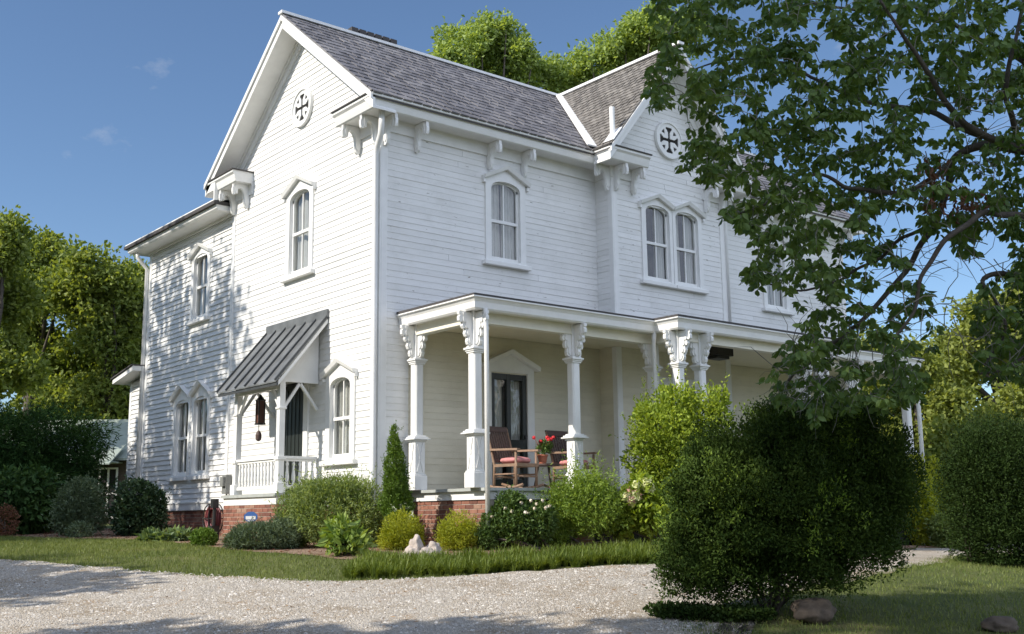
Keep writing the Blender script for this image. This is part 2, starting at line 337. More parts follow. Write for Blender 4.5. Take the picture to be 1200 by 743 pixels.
# ------------------------------------------------------------ ground shape
KS = [-300, -60, -19.5, -12, -8, -5, -2, 0, 5, 10, 25, 400]; KZ = [-1, -1, -1, -.85, -.57, -.27, .02, .10, .25, .38, .5, .5]
def gz(x, y):
    s = x*.635+y*.773; t = (x+10.52)*.773-(y+16.54)*.635
    return float(np.interp(s, KS, KZ) - np.clip(t-1.5, 0, 9)*.065*np.clip((s+12)/8, 0, 1))
def grid_sheet(name, xs, ys, mat, dz=0):
    v = [(x, y, gz(x, y)+dz) for y in ys for x in xs]; nx = len(xs)
    f = [(j*nx+i, j*nx+i+1, (j+1)*nx+i+1, (j+1)*nx+i) for j in range(len(ys)-1) for i in range(nx-1)]
    return link_mesh(name, v, f, mat, None, True)
def axis(lo, a, b, hi, st):
    return list(np.geomspace(1, a-lo+1, 14)[::-1]*-1+a+1)[:-1]+list(np.arange(a, b, st))+list(b+np.geomspace(1, hi-b+1, 14)-1)
ground = grid_sheet('ground', axis(-400, -16, 24, 500, .25), axis(-400, -20, 18, 500, .25), M['lawn']); tag(ground, kind='structure')
def poly_sample(pts, n):      # evenly spaced samples on a smooth curve through pts
    P = [Vector((*p, 0)) for p in pts]; out = []
    for i in range(len(P)-1):
        p0, p1, p2, p3 = P[max(i-1, 0)], P[i], P[i+1], P[min(i+2, len(P)-1)]
        for k in range(24):
            t = k/24; out.append(.5*((2*p1)+(p2-p0)*t+(2*p0-5*p1+4*p2-p3)*t*t+(3*p1-p0-3*p2+p3)*t**3))
    out.append(P[-1]); d = [0]
    for a, b in zip(out, out[1:]): d.append(d[-1]+(b-a).length)
    s = np.linspace(0, d[-1], n); xs = np.interp(s, d, [p.x for p in out]); ys = np.interp(s, d, [p.y for p in out])
    return list(zip(xs, ys))
def loft(name, A, B, n, k, mat, dz, jit=0):
    a, b = poly_sample(A, n), poly_sample(B, n)
    if jit:
        a = [(x+noise.noise((x*2.2, y*2.2, 3))*jit, y+noise.noise((x*2.2, y*2.2, 9))*jit) for x, y in a]
        b = [(x+noise.noise((x*2.2, y*2.2, 5))*jit, y+noise.noise((x*2.2, y*2.2, 7))*jit) for x, y in b]
    v = []
    for (ax, ay), (bx, by) in zip(a, b):
        for j in range(k+1):
            t = j/k; x, y = ax+(bx-ax)*t, ay+(by-ay)*t; v.append((x, y, gz(x, y)+dz))
    f = [(i*(k+1)+j, i*(k+1)+j+1, (i+1)*(k+1)+j+1, (i+1)*(k+1)+j) for i in range(n-1) for j in range(k)]
    o = link_mesh(name, v, f, mat, None, True); return o, a, b
DR_A = [(-14, 14), (-8.2, 6.5), (-5.6, 1.9), (-4.2, -1.3), (-2.9, -3.6), (-.8, -4.6), (1.2, -5.2), (4.5, -5.2), (9, -4.0), (13.9, -2.9), (22, -1.5), (34, 2)]
DR_B = [(-30, 2), (-24, -6), (-18, -13), (-12, -17), (-7.5, -14), (-3.3, -10.2), (-1.5, -8.6), (.6, -7.9), (5.9, -6.7), (11.7, -4.9), (22, -3.8), (34, -1)]
drive, drA, drB = loft('gravel_driveway', DR_A, DR_B, 260, 60, M['gravel'], .016, .24); tag(drive, kind='structure')
BED_IN = [(-.1, 14), (-.02, 8), (-.02, 3), (-.02, .3), (.72, -.4), (.75, -2.1), (2.5, -2.1), (5, -2.1), (5, -2.7), (9.5, -2.7), (13.8, -2.1)]
BED_OUT = [(-4.2, 13.5), (-2.9, 8.0), (-1.9, 5.4), (-2.15, .9), (-1.75, -1.6), (-1.0, -3.0), (1.2, -4.1), (3.5, -4.4), (5.5, -4.4), (9.5, -3.6), (13.8, -2.7)]
bed, bdI, bdO = loft('mulch_bed', BED_IN, BED_OUT, 140, 14, M['mulch'], .010, .12); tag(bed, kind='structure')

# ------------------------------------------------------------ the house
house = empty('farmhouse', (0, 0, 0), 'large white clapboard two storey farmhouse with slate roof, bracketed eaves and corner porch', 'house')
class Fr:
    def __init__(s, o, u, n): s.o, s.u, s.n = Vector(o), Vector(u), Vector(n)
    def __call__(s, u, n, z): return s.o+s.u*u+s.n*n+Vector((0, 0, z))
FRONT = Fr((0, 0, 0), (1, 0, 0), (0, -1, 0)); GABLE = Fr((0, 0, 0), (0, 1, 0), (-1, 0, 0))
BAY = Fr((0, -.5, 0), (1, 0, 0), (0, -1, 0)); WING = Fr((.05, 0, 0), (0, 1, 0), (-1, 0, 0))
BAYL = Fr((5.42, 0, 0), (0, 1, 0), (-1, 0, 0)); BAYR = Fr((8.98, 0, 0), (0, 1, 0), (1, 0, 0))
RIGHT = Fr((14.4, 0, 0), (0, 1, 0), (1, 0, 0)); BACK = Fr((0, 6.1, 0), (1, 0, 0), (0, 1, 0))
EXT = Fr((.1, 0, 0), (0, 1, 0), (-1, 0, 0))
W0, W1, BY, RZ, EZ, OV = 0.0, 14.4, 3.05, 10.9, 8.1, .5
EXPO = .118
def clap(fr, name, u0, u1, z0, z1, holes=(), lim=None, mat='siding'):
    """real clapboards: each board a slanted face and its lower edge, cut round the openings"""
    mb = MB(); z = z0; k = 0
    while z < z1-.01:
        zt = min(z+EXPO, z1); a, b = u0, u1; at_, bt = u0, u1
        if lim:
            a, b = lim(z); at_, bt = lim(zt)
            a, b, at_, bt = max(a, u0), min(b, u1), max(at_, u0), min(bt, u1)
        if b-a < .02: break
        segs = [(a, b, at_, bt)]
        for (h0, h1, g0, g1) in holes:
            if zt > g0+.02 and z < g1-.02:
                ns = []
                for (p, q, pt, qt) in segs:
                    if h1 <= p or h0 >= q: ns.append((p, q, pt, qt)); continue
                    if h0 > p: ns.append((p, h0, pt, h0))
                    if h1 < q: ns.append((h1, q, h1, qt))
                segs = ns
        # butt joints
        fin = []
        for (p, q, pt, qt) in segs:
            if q-p > 3.0:
                c = p+(q-p)*random.uniform(.25, .75); fin += [(p, c-.002, pt, c-.002), (c+.002, q, c+.002, qt)]
            else: fin.append((p, q, pt, qt))
        for (p, q, pt, qt) in fin:
            j = random.uniform(-.002, .003); nb = (.030 if fr is WING or fr is EXT else .017 if fr is GABLE else .012)+j; e1, e2 = random.uniform(-.002, .002), random.uniform(-.002, .002)
            mb.add([fr(p, nb, z+e1), fr(q, nb, z+e2), fr(qt, .005, zt+.004), fr(pt, .005, zt+.004), fr(p, -.01, z+e1), fr(q, -.01, z+e2)],
                   [(0, 1, 2, 3), (4, 5, 1, 0)])
        z = zt; k += 1
    return mb.build(name, M[mat], house)
def arch_pts(uc, w, zs, rise, n=12):
    return [(uc+w/2*math.cos(math.pi*i/n)*1.0, zs+rise*math.sin(math.pi*i/n)**.85) for i in range(n+1)]   # right -> left
def window(fr, uc, w, z0, zs, rise=.16, cas=.13, pitch=.24, cur=(.42, .36), sill=True, zh=None, ear=.07, join=0):
    """casing > sash, pane, curtain, sill, hood. join=-1/+1: no ear/overhang on that side"""
    u0, u1 = uc-w/2, uc+w/2; zt = zs+rise; ze = (zh if zh else zt-.04); za = ze+pitch
    cl = cas if join != -1 else .09; crr = cas if join != 1 else .09
    mb = MB(); fn = lambda a, b, c: fr(a, c, b)
    mb.fbox(fr, u0-cl, u0, -.12, .045, z0-.04, zs); mb.fbox(fr, u1, u1+crr, -.12, .045, z0-.04, zs)
    mb.fbox(fr, u0, u1, -.12, .04, z0-.04, z0)
    ap = arch_pts(uc, w, zs, rise)
    top_l, top_r, apx = (u0-cl, ze), (u1+crr, ze), (uc+(crr-cl)/2, za)
    h = len(ap)//2   # head casing in two halves so the ngons stay simple
    right = [(u1, zs), (u1+crr, zs), top_r, apx]+[p for p in ap[:h+1][::-1]][:-1]
    left = [p for p in ap[h:]][:-1][::-1]+[apx, top_l, (u0-cl, zs), (u0, zs)]
    # quads strip between the arch and the outer line
    def outer(u):
        return ze+(za-ze)*(1-abs(u-apx[0])/((u1+crr)-apx[0] if u > apx[0] else apx[0]-(u0-cl)))
    prev = None
    cols = [(u1+crr, zs)]+ap+[(u0-cl, zs)]
    for i in range(len(cols)-1):
        (a, za_), (b, zb_) = cols[i], cols[i+1]
        if abs(a-b) < 1e-6: continue
        mb.hexa([fr(a, -.12, za_), fr(b, -.12, zb_), fr(b, .045, zb_), fr(a, .045, za_), fr(a, -.12, outer(a)), fr(b, -.12, outer(b)), fr(b, .045, outer(b)), fr(a, .045, outer(a))])
    wd = mb.build('window', M['trim'], house)
    # hood moulding
    hb = MB(); el = ear if join != -1 else 0; er = ear if join != 1 else 0
    t = .075
    def hoodbar(a, b):
        hb.hexa([fr(a[0], .0, a[1]), fr(b[0], .0, b[1]), fr(b[0], .12, b[1]), fr(a[0], .12, a[1]), fr(a[0], .0, a[1]+t), fr(b[0], .0, b[1]+t), fr(b[0], .15, b[1]+t), fr(a[0], .15, a[1]+t)])
    sl_ = pitch/(w/2+cas)
    hoodbar((u0-cl-el, ze-sl_*el), apx); hoodbar(apx, (u1+crr+er, ze-sl_*er))
    if join != -1: hb.fbox(fr, u0-cl-el, u0-cl-el+.05, 0.0, .09, ze-sl_*el-.07, ze-sl_*el)
    if join != 1: hb.fbox(fr, u1+crr+er-.05, u1+crr+er, 0.0, .09, ze-sl_*er-.07, ze-sl_*er)
    hb.build('hood', M['trim'], wd)
    if sill:
        sb = MB(); sb.fbox(fr, u0-cl-(.08 if join != -1 else -.0), u1+crr+(.08 if join != 1 else -.0), 0, .12, z0-.14, z0-.05)
        bevel(sb.build('sill', M['trim'], wd), .01)
    s = MB(); nb, nf, st = -.075, -.03, .045; zm = z0+(zt-z0)*.49
    s.fbox(fr, u0, u0+st, nb, nf, z0, zs+rise*.3); s.fbox(fr, u1-st, u1, nb, nf, z0, zs+rise*.3)
    s.fbox(fr, u0+st, u1-st, nb, nf, z0, z0+.07); s.fbox(fr, u0+st, u1-st, nb, nf+.015, zm-.03, zm+.03)
    s.fbox(fr, uc-.014, uc+.014, nb+.006, nf-.006, z0+.07, zm-.03); s.fbox(fr, uc-.014, uc+.014, nb+.006, nf-.006, zm+.03, zt)
    ap2 = arch_pts(uc, w-2*st, zs-.01, rise-st*.6)
    for i in range(len(ap)-1):
        a, b, c, d = ap[i], ap[i+1], ap2[i+1], ap2[i]
        s.hexa([fr(a[0], nb, a[1]), fr(b[0], nb, b[1]), fr(c[0], nb, c[1]), fr(d[0], nb, d[1]), fr(a[0], nf, a[1]), fr(b[0], nf, b[1]), fr(c[0], nf, c[1]), fr(d[0], nf, d[1])])
    s.build('sash', M['trim'], wd)
    MB().add([fr(u0+.01, -.055, z0), fr(u1-.01, -.055, z0)]+[fr(max(u0+.01, min(u1-.01, a)), -.055, b) for a, b in ap], [tuple(range(2+len(ap)))]).build('pane', M['glass'], wd)
    for side, frac in ((0, cur[0]), (1, cur[1])):
        if not frac: continue
        c = MB(); n = 40; ph = random.uniform(0, 9)
        for i in range(n+1):
            t_ = i/n; u = (u0-.02+t_*frac*(w+.04)) if side == 0 else (u1+.02-t_*frac*(w+.04))
            for z in (z0-.02, zm, zt+.05):
                amp = .03*(1.15 if z < zm else .8)
                c.v.append(tuple(fr(u+.012*math.sin(t_*17+ph+z), -.17+amp*math.sin(t_*23*(.8+frac)+ph)+.012*math.sin(t_*51+ph*2), z)))
        for i in range(n):
            for j in range(2): c.f.append((i*3+j, (i+1)*3+j, (i+1)*3+j+1, i*3+j+1))
        c.build('curtain', M['curtain'], wd, True)
    # dark room seen past the curtains
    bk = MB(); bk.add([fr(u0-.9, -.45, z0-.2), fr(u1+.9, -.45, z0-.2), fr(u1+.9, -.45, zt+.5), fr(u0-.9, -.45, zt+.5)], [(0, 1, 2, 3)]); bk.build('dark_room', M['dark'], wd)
    return (u0-.05, u1+.05, z0-.03, zt-.06)
holes = {'F': [], 'G': [], 'B': [], 'W': []}
# gable side (facing the sun)
holes['G'].append(window(GABLE, 2.99, .82, 5.48, 7.0, .18, .15, .26, (.40, .46), zh=7.16))
holes['G'].append(window(GABLE, 1.27, .72, 1.68, 3.0, .16, .16, .22, (.45, .48), zh=3.22))
# front
holes['F'].append(window(FRONT, 2.91, .74, 5.54, 6.98, .17, .14, .24, (.47, .5), zh=7.16))
holes['F'].append(window(FRONT, 11.49, .74, 5.54, 6.98, .17, .14, .24, (.47, .5), zh=7.16))
# bay pair
holes['B'].append(window(BAY, 6.76, .74, 5.55, 7.04, .17, .13, .20, (.3, .42), zh=7.18, join=1))
holes['B'].append(window(BAY, 7.70, .74, 5.55, 7.04, .17, .13, .20, (.45, .36), zh=7.18, join=-1))
# wing
holes['W'].append(window(WING, 7.87, .76, 5.27, 6.62, .18, .14, .22, (.28, .30), zh=6.76))
holes['W'].append(window(WING, 8.62, .74, 1.62, 3.2, .18, .14, .27, (.30, .26), zh=3.40, join=-1))
holes['W'].append(window(WING, 7.58, .74, 1.62, 3.2, .18, .14, .27, (.34, .30), zh=3.40, join=1))
FD = (2.48, 3.42, 1.05, 3.30); SD = (2.62, 3.52, 1.05, 3.22)
holes['F'].append(FD); holes['G'].append(SD); holes['F'].append((6.6, 7.8, 1.05, 3.3))
slope = (RZ-EZ)/(BY+OV)                                  # roof rise per metre in y
def rake_lim(z): d = BY-(z-(EZ-.12))/slope-OV+0.0; e = max(0, (z-7.9)/slope); return (max(0, e-.35), min(6.1, 6.1-e+.35))
clap(GABLE, 'wall', 0.0, 6.1, .95, RZ-.35, holes['G'], lambda z: (max(0, (z-EZ+.12)/slope-OV+.05), min(6.1, 6.1-((z-EZ+.12)/slope-OV+.05))))
clap(FRONT, 'wall', 0.0, 5.42, 4.3, 7.72, holes['F'], mat='siding_worn')
clap(FRONT, 'wall', 0.0, .62, 1.05, 4.296, holes['F'])
clap(FRONT, 'wall', .62, 14.4, 1.05, 4.296, holes['F'], mat='siding_bounce')
clap(FRONT, 'wall', 8.98, 14.4, 4.3, 7.72, holes['F'], mat='siding_worn')
BHW = 1.78; bslope = (RZ-EZ)/(BHW+.5)
clap(BAY, 'wall', 5.42, 8.98, 4.1, RZ-.4, holes['B'], lambda z: (max(5.42, 5.42+(z-EZ+.15)/bslope-.5+.05), min(8.98, 8.98-((z-EZ+.15)/bslope-.5+.05))), mat='siding_worn')
for fr_ in (BAYL, BAYR): clap(fr_, 'wall', -.5, 0, 4.2, 7.8); clap(fr_, 'wall', -.5, 0, 1.05, 4.196, mat='siding_bounce')
clap(BAY, 'wall', 5.42, 8.98, 1.05, 4.096, [(6.6, 7.8, 1.05, 3.3)], mat='siding_bounce')
clap(RIGHT, 'wall', 0, 6.1, .95, RZ-.35, [], lambda z: (max(0, (z-EZ+.12)/slope-OV+.05), min(6.1, 6.1-((z-EZ+.12)/slope-OV+.05))))
clap(BACK, 'wall', 0, 14.4, .95, 7.8)
clap(WING, 'wall', 6.1, 11.08, .95, 7.4, holes['W'])
clap(Fr((0, 11.08, 0), (1, 0, 0), (0, 1, 0)), 'wall', .05, 7, .95, 7.5)
clap(EXT, 'wall', 11.1, 12.2, .95, 4.16); clap(Fr((0, 12.2, 0), (1, 0, 0), (0, 1, 0)), 'wall', .1, 5, .95, 4.2)
# corner boards, water table, belt trim
def trimbox(fr, *a): 
    mb = MB(); mb.fbox(fr, *a); return bevel(mb.build('corner_board', M['trim'], house), .006)
trimbox(GABLE, -.032, .13, 0, .032, .95, 7.62); trimbox(FRONT, 0.0, .13, 0.0, .03, .95, 7.6)
trimbox(GABLE, 5.99, 6.12, 0, .034, .95, 7.62); trimbox(WING, 6.1, 6.2, 0, .036, .95, 7.4); trimbox(WING, 10.96, 11.12, 0, .036, .95, 7.4)
trimbox(BAYL, -.532, -.40, 0, .03, 1.06, 7.75); trimbox(BAY, 5.42, 5.55, 0, .032, 1.06, 7.75); trimbox(BAY, 8.85, 8.98, 0, .032, 1.06, 7.75); trimbox(BAYR, -.532, -.4, 0, .03, 1.06, 7.75)
trimbox(FRONT, 14.27, 14.43, 0, .03, .95, 7.6); trimbox(EXT, 12.1, 12.23, 0, .03, .95, 4.1)
mb = MB(); mb.fbox(GABLE, -.03, 6.1, 0, .04, .80, .95); mb.fbox(GABLE, -.04, 6.1, 0, .06, .95, .985); mb.fbox(WING, 6.1, 11.1, -.0, .045, .80, .95); mb.fbox(WING, 6.1, 11.1, 0, .065, .95, .985)
mb.fbox(EXT, 11.1, 12.2, 0, .04, .8, .95)
mb.build('water_table', M['trim'], house)
# cornices: profile (n, z) swept along u
CP = [(.0, 7.62), (.045, 7.62), (.045, 7.80), (.06, 7.86), (.38, 7.86), (.40, 7.84), (.43, 7.86), (.45, 7.93), (.47, 8.01), (.51, 8.05), (.51, 8.10), (.0, 8.10)]
def sweep(mb, fr, u0, u1, prof=CP, dz=0, m0=0, m1=0):     # m0/m1: mitre (u shift per n)
    n = len(prof); v = [fr(u0+m0*a, a, b+dz) for a, b in prof]+[fr(u1+m1*a, a, b+dz) for a, b in prof]
    mb.add(v, [tuple(range(n))[::-1], tuple(range(n, 2*n))]+[(i, (i+1) % n, n+(i+1) % n, n+i) for i in range(n)])
mb = MB(); sweep(mb, FRONT, 0, 5.42, m0=-1, m1=-1); sweep(mb, FRONT, 8.98, 14.4, m0=1, m1=1); sweep(mb, BACK, -.5, 14.9)
sweep(mb, GABLE, 0, .92, m0=-1); sweep(mb, GABLE, 5.18, 6.1, m1=1); sweep(mb, RIGHT, 0, .92, m0=-1); sweep(mb, RIGHT, 5.18, 6.1, m1=1)
sweep(mb, BAYL, -.5, 0, m0=-1, m1=-1); sweep(mb, BAY, 5.42, 6.12, m0=-1); sweep(mb, BAY, 8.28, 8.98, m1=1); sweep(mb, BAYR, -.5, 0, m0=-1, m1=-1)
mb.build('cornice', M['trim'], house)
for fr, a, b in ((GABLE, -.52, .94), (GABLE, 5.15, 6.61), (RIGHT, -.52, .94), (RIGHT, 5.15, 6.61), (BAY, 4.88, 6.14), (BAY, 8.24, 9.5)):
    MB().fbox(fr, a, b, -.02, .535, 8.10, 8.125).build('return_flashing', M['under'], house)
# rakes on the gables: fascia, soffit and frieze
def rakes(fr, c, half, z_e, z_r, parent_name='rake_board', ov=.5):
    sl_ = (z_r-z_e)/half; mb = MB(); fn = lambda a, b, n: fr(a, n, b)
    for sg in (-1, 1):
        def band(dz0, dz1, n0, n1, uo=half):
            e = c-sg*uo*1.0
            ze_ = z_r-sl_*uo
            mb.prism([(e, ze_-dz0), (c, z_r-dz0), (c, z_r-dz1), (e, ze_-dz1)] if sg > 0 else [(c, z_r-dz0), (e, ze_-dz0), (e, ze_-dz1), (c, z_r-dz1)], fn, n0, n1)
        band(.02, .30, ov-.05, ov); band(.02, .13, ov, ov+.04); band(.26, .30, .0, ov-.05); band(.30, .55, .0, .045, half-.45)
        band(.30, .36, .045, .085, half-.4)
    return mb.build(parent_name, M['trim'], house)
rakes(GABLE, BY, 3.55, EZ, RZ); rakes(RIGHT, BY, 3.55, EZ, RZ); rakes(BAY, 7.2, 2.28, EZ, RZ)
# slate roofs
def clip(poly, ed):
    out = []
    (ax, ay), (bx, by) = ed
    side = lambda p: (bx-ax)*(p[1]-ay)-(by-ay)*(p[0]-ax)
    for i in range(len(poly)):
        p, q = poly[i], poly[(i+1) % len(poly)]; sp, sq = side(p), side(q)
        if sp >= 0: out.append(p)
        if sp*sq < 0: t = sp/(sp-sq); out.append((p[0]+(q[0]-p[0])*t, p[1]+(q[1]-p[1])*t))
    return out
def slates(mb, o, U, V, Nn, poly, sw=.215, ex=.27, half=.12):
    """individual slates on a roof plane; poly is convex, counter-clockwise in (u, v)"""
    o, U, V, Nn = map(Vector, (o, U, V, Nn)); us = [p[0] for p in poly]; vs_ = [p[1] for p in poly]
    r = 0; v = min(vs_)
    while v < max(vs_):
        u = min(us)-sw*(half if r % 2 else 1)-.004*r
        while u < max(us):
            wv = sw*random.uniform(.985, 1.015); dn = random.uniform(0, .006); vv = v+random.uniform(-.008, .008)
            g_ = sw*.06; tl = random.uniform(-.012, .012)/sw; q = [(u+g_, vv), (u+wv-g_, vv), (u+wv-g_, v+ex*1.02), (u+g_, v+ex*1.02)]
            for i in range(len(poly)):
                q = clip(q, (poly[i], poly[(i+1) % len(poly)]))
                if len(q) < 3: break
            if len(q) >= 3:
                h = lambda p: .024+dn-.015*max(0, min(1, (p[1]-v)/ex))+tl*(p[0]-u-wv/2)
                top = [o+U*p[0]+V*p[1]+Nn*h(p) for p in q]; bot = [o+U*p[0]+V*p[1]-Nn*.004 for p in q]; n = len(q)
                mb.add(top+bot, [tuple(range(n))]+[(i, n+i, n+(i+1) % n, (i+1) % n) for i in range(n)])
            u += wv
        v += ex; r += 1
ln = math.hypot(3.55, RZ-EZ); Vf = Vector((0, 3.55, RZ-EZ))/ln; Nf = Vector((0, -(RZ-EZ), 3.55))/ln
TH = .02
sm = MB()
slates(sm, (0, -.53, EZ-.02), (1, 0, 0), Vf, Nf, [(-.52, 0), (4.88, 0), (7.2, ln+.03), (-.52, ln+.03)])
slates(sm, (0, -.53, EZ-.02), (1, 0, 0), Vf, Nf, [(9.52, 0), (14.92, 0), (14.92, ln+.03), (7.2, ln+.03)])
rf = sm.build('roof', M['slate'], house)
mb = MB()   # decks
mb.prism([(-.5, EZ-.10), (BY, RZ-.10), (6.6, EZ-.10), (6.6, EZ-.03), (BY, RZ-.025), (-.5, EZ-.03)], lambda a, b, c: Vector((c, a, b)), -.5, 14.9)
mb.build('roof_deck', M['under'], rf)
lb = math.hypot(2.28, RZ-EZ); sm = MB()
for sg in (-1, 1):
    Vb = Vector((-sg*2.28, 0, RZ-EZ))/lb; Nb = Vector((sg*(RZ-EZ), 0, 2.28))/lb; o = Vector((7.2+sg*2.30, 0, EZ-.02))
    ylo, yv, yr = -1.02, -.5, BY
    if sg < 0: slates(sm, o, (0, -1, 0), Vb, Nb, [(-yv, 0), (-ylo, 0), (-ylo, lb+.02), (-yr, lb+.02)], .20, .14, .5)
    else: slates(sm, o, (0, 1, 0), Vb, Nb, [(ylo, 0), (yv, 0), (yr, lb+.02), (ylo, lb+.02)], .20, .14, .5)
rb = sm.build('bay_roof', M['bay_slate'], house)
mb = MB()
for sg in (-1, 1):
    q = [(7.2+sg*2.28, EZ-.08), (7.2, RZ-.08), (7.2, RZ-.03), (7.2+sg*2.28, EZ-.03)]; mb.prism(q if sg < 0 else q[::-1], lambda a, b, c: Vector((a, c, b)), -1.0, -.45)
mb.build('roof_deck', M['under'], rb)
mb = MB()
mb.bar((-.56, BY, RZ+.035), (14.95, BY, RZ+.035),   .17, .06); mb.bar((7.2, -1.05, RZ+.04), (7.2, BY, RZ+.04), .17, .06)
mb.build('ridge_cap', M['flash'], house)
mb = MB()
for sg in (-1, 1):
    a = Vector((7.2+sg*2.3, -.5, EZ+.04)); b = Vector((7.2, BY, RZ+.03)); mb.bar(a+Vector((0, -.03, .05)), b+Vector((0, -.03, .05)), .27, .03, (0, -.4, 1))
mb.build('valley_flashing', M['flash'], house)
# wing and rear roofs
mb = MB(); mb.prism([(-.5, 7.62), (3.5, 8.32), (7.5, 7.62), (7.5, 7.54), (-.5, 7.54)], lambda a, b, c: Vector((a, c, b)), 6.1, 11.62); mb.build('wing_roof', M['under'], house)
WP = [(0, 7.36), (.04, 7.36), (.04, 7.42), (.40, 7.42), (.44, 7.46), (.46, 7.56), (.50, 7.60), (.50, 7.66), (0, 7.66)]
mb = MB(); sweep(mb, Fr((.02, 0, 0), (0, 1, 0), (-1, 0, 0)), 6.12, 11.08, WP, m1=1); sweep(mb, Fr((0, 11.08, 0), (1, 0, 0), (0, 1, 0)), .02, 7.0, WP, m0=-1)
mb.build('wing_cornice', M['trim'], house)
def lean(x0, y0, y1, z0, z1, th):
    return MB().hexa([(x0, y0, z0), (5, y0, z0), (5, y1, z1), (x0, y1, z1), (x0, y0, z0+th), (5, y0, z0+th), (5, y1, z1+th), (x0, y1, z1+th)])
er = lean(-.34, 11.1, 12.55, 4.47, 4.245, .03).build('lean_to_roof', M['under'], house); lean(-.30, 11.12, 12.51, 4.34, 4.12, .125).build('eave_board', M['trim'], er)
# chimney and vent pipe
mb = MB(); mb.box(1.72, 2.86, 3.95, 4.5, 9.2, 11.40)
ch = mb.build('chimney', M['brick'], house); mb = MB()
for i in range(6): mb.box(1.66+i*.21, 1.83+i*.21, 3.88, 4.57, 11.40, 11.56)
mb.build('chimney_cap', M['under'], ch)
mb = MB(); mb.tube([(5.10, -.90, 8.2), (5.10, -.90, 8.98)], .055, 12); vp = mb.build('vent_pipe', M['trim'], house, False)
mb = MB(); mb.bar((4.98, -.90, 8.215), (5.24, -.90, 8.535), .30, .02, (-.78, 0, .63)); mb.build('pipe_flashing', M['flash'], vp)
# gable medallions with real pierced crosses
def medallion(fr, uc, zc, rad):
    n = 72; st = 2*rad/n; mb = MB(); inside = np.zeros((n, n), bool)
    for i in range(n):
        for j in range(n):
            x = (-rad+st*(i+.5))/rad; y = (-rad+st*(j+.5))/rad; r = math.hypot(x, y)
            if r > 1: continue
            hole = False
            for a, b in ((x, y), (y, x)):
                aa, bb = abs(a), abs(b)
                if aa < .72:
                    wd = .075+.0*aa
                    if .40 < aa: wd = .075+.21*((aa-.40)/.28)**1.2 if aa < .64 else .27-.6*(aa-.64)
                    if aa < .12: wd = .10
                    if bb < wd: hole = True
            d1, d2 = (abs(x)+abs(y))/1.414, abs(abs(x)-abs(y))/1.414
            if .46 < d1 < .70 and d2 < .02+(d1-.46)*.55: hole = True
            inside[i, j] = not hole
    def cell(i, j): return 0 <= i < n and 0 <= j < n and inside[i, j]
    N1 = .055
    for i in range(n):
        for j in range(n):
            if not inside[i, j]: continue
            a, b, c, d = uc-rad+st*i, uc-rad+st*(i+1), zc-rad+st*j, zc-rad+st*(j+1)
            q = [fr(a, N1, c), fr(b, N1, c), fr(b, N1, d), fr(a, N1, d)]; p = [fr(a, .02, c), fr(b, .02, c), fr(b, .02, d), fr(a, .02, d)]
            fs = [(0, 1, 2, 3)]
            for k, (di, dj) in enumerate(((0, -1), (1, 0), (0, 1), (-1, 0))):
                if not cell(i+di, j+dj): fs.append((k, (k+1) % 4, 4+(k+1) % 4, 4+k))
            mb.add(q+p, fs)
    md = mb.build('gable_medallion', M['trim'], house)
    ring = MB(); k = 40
    for i in range(k):
        a0, a1 = 2*math.pi*i/k, 2*math.pi*(i+1)/k
        P = lambda a, rr, nn: fr(uc+rr*math.cos(a), nn, zc+rr*math.sin(a))
        ring.hexa([P(a0, rad*.93, .02), P(a1, rad*.93, .02), P(a1, rad*1.07, .02), P(a0, rad*1.07, .02), P(a0, rad*.95, .08), P(a1, rad*.95, .08), P(a1, rad*1.05, .08), P(a0, rad*1.05, .08)])
    ring.build('medallion_rim', M['trim'], md)
    MB().add([P(2*math.pi*i/40, rad*.95, .032) for i in range(40)], [tuple(range(40))]).build('dark_backing', M['dark'], md)
medallion(GABLE, 2.96, 8.95, .39); medallion(BAY, 7.22, 8.80, .41)
# scroll brackets under the eaves
BR = [(0, 0), (.40, 0), (.40, -.09), (.415, -.12), (.415, -.20), (.40, -.25), (.375, -.27), (.35, -.25), (.345, -.20), (.34, -.14), (.30, -.10), (.235, -.10), (.18, -.15), (.15, -.23), (.135, -.33), (.14, -.42), (.115, -.50), (.075, -.54), (.035, -.52), (0, -.46)]
def bracket(fr, u, zt=7.86, sc=1.0, th=.062, n0=.0, parent=None, mat='trim', name='bracket'):
    mb = MB(); mb.prism([(n0+a*sc, zt+b*sc) for a, b in BR], lambda a, b, c: fr(c, a, b), u-th/2, u+th/2)
    mb.prism([(n0+a*sc*.8+.02, zt+b*sc*.85-.02) for a, b in BR], lambda a, b, c: fr(c, a, b), u-th*.75, u+th*.75)
    return mb.build(name, M[mat], parent or house)
for u in (.07, .76, 2.50, 3.38, 11.0, 11.9, 13.64, 14.33): bracket(FRONT, u)
for u in (.07, .72, 5.38, 6.03): bracket(GABLE, u)
for u in (5.5, 6.02, 8.38, 8.9): bracket(BAY, u)
bracket(BAYL, -.44); bracket(BAYR, -.44)
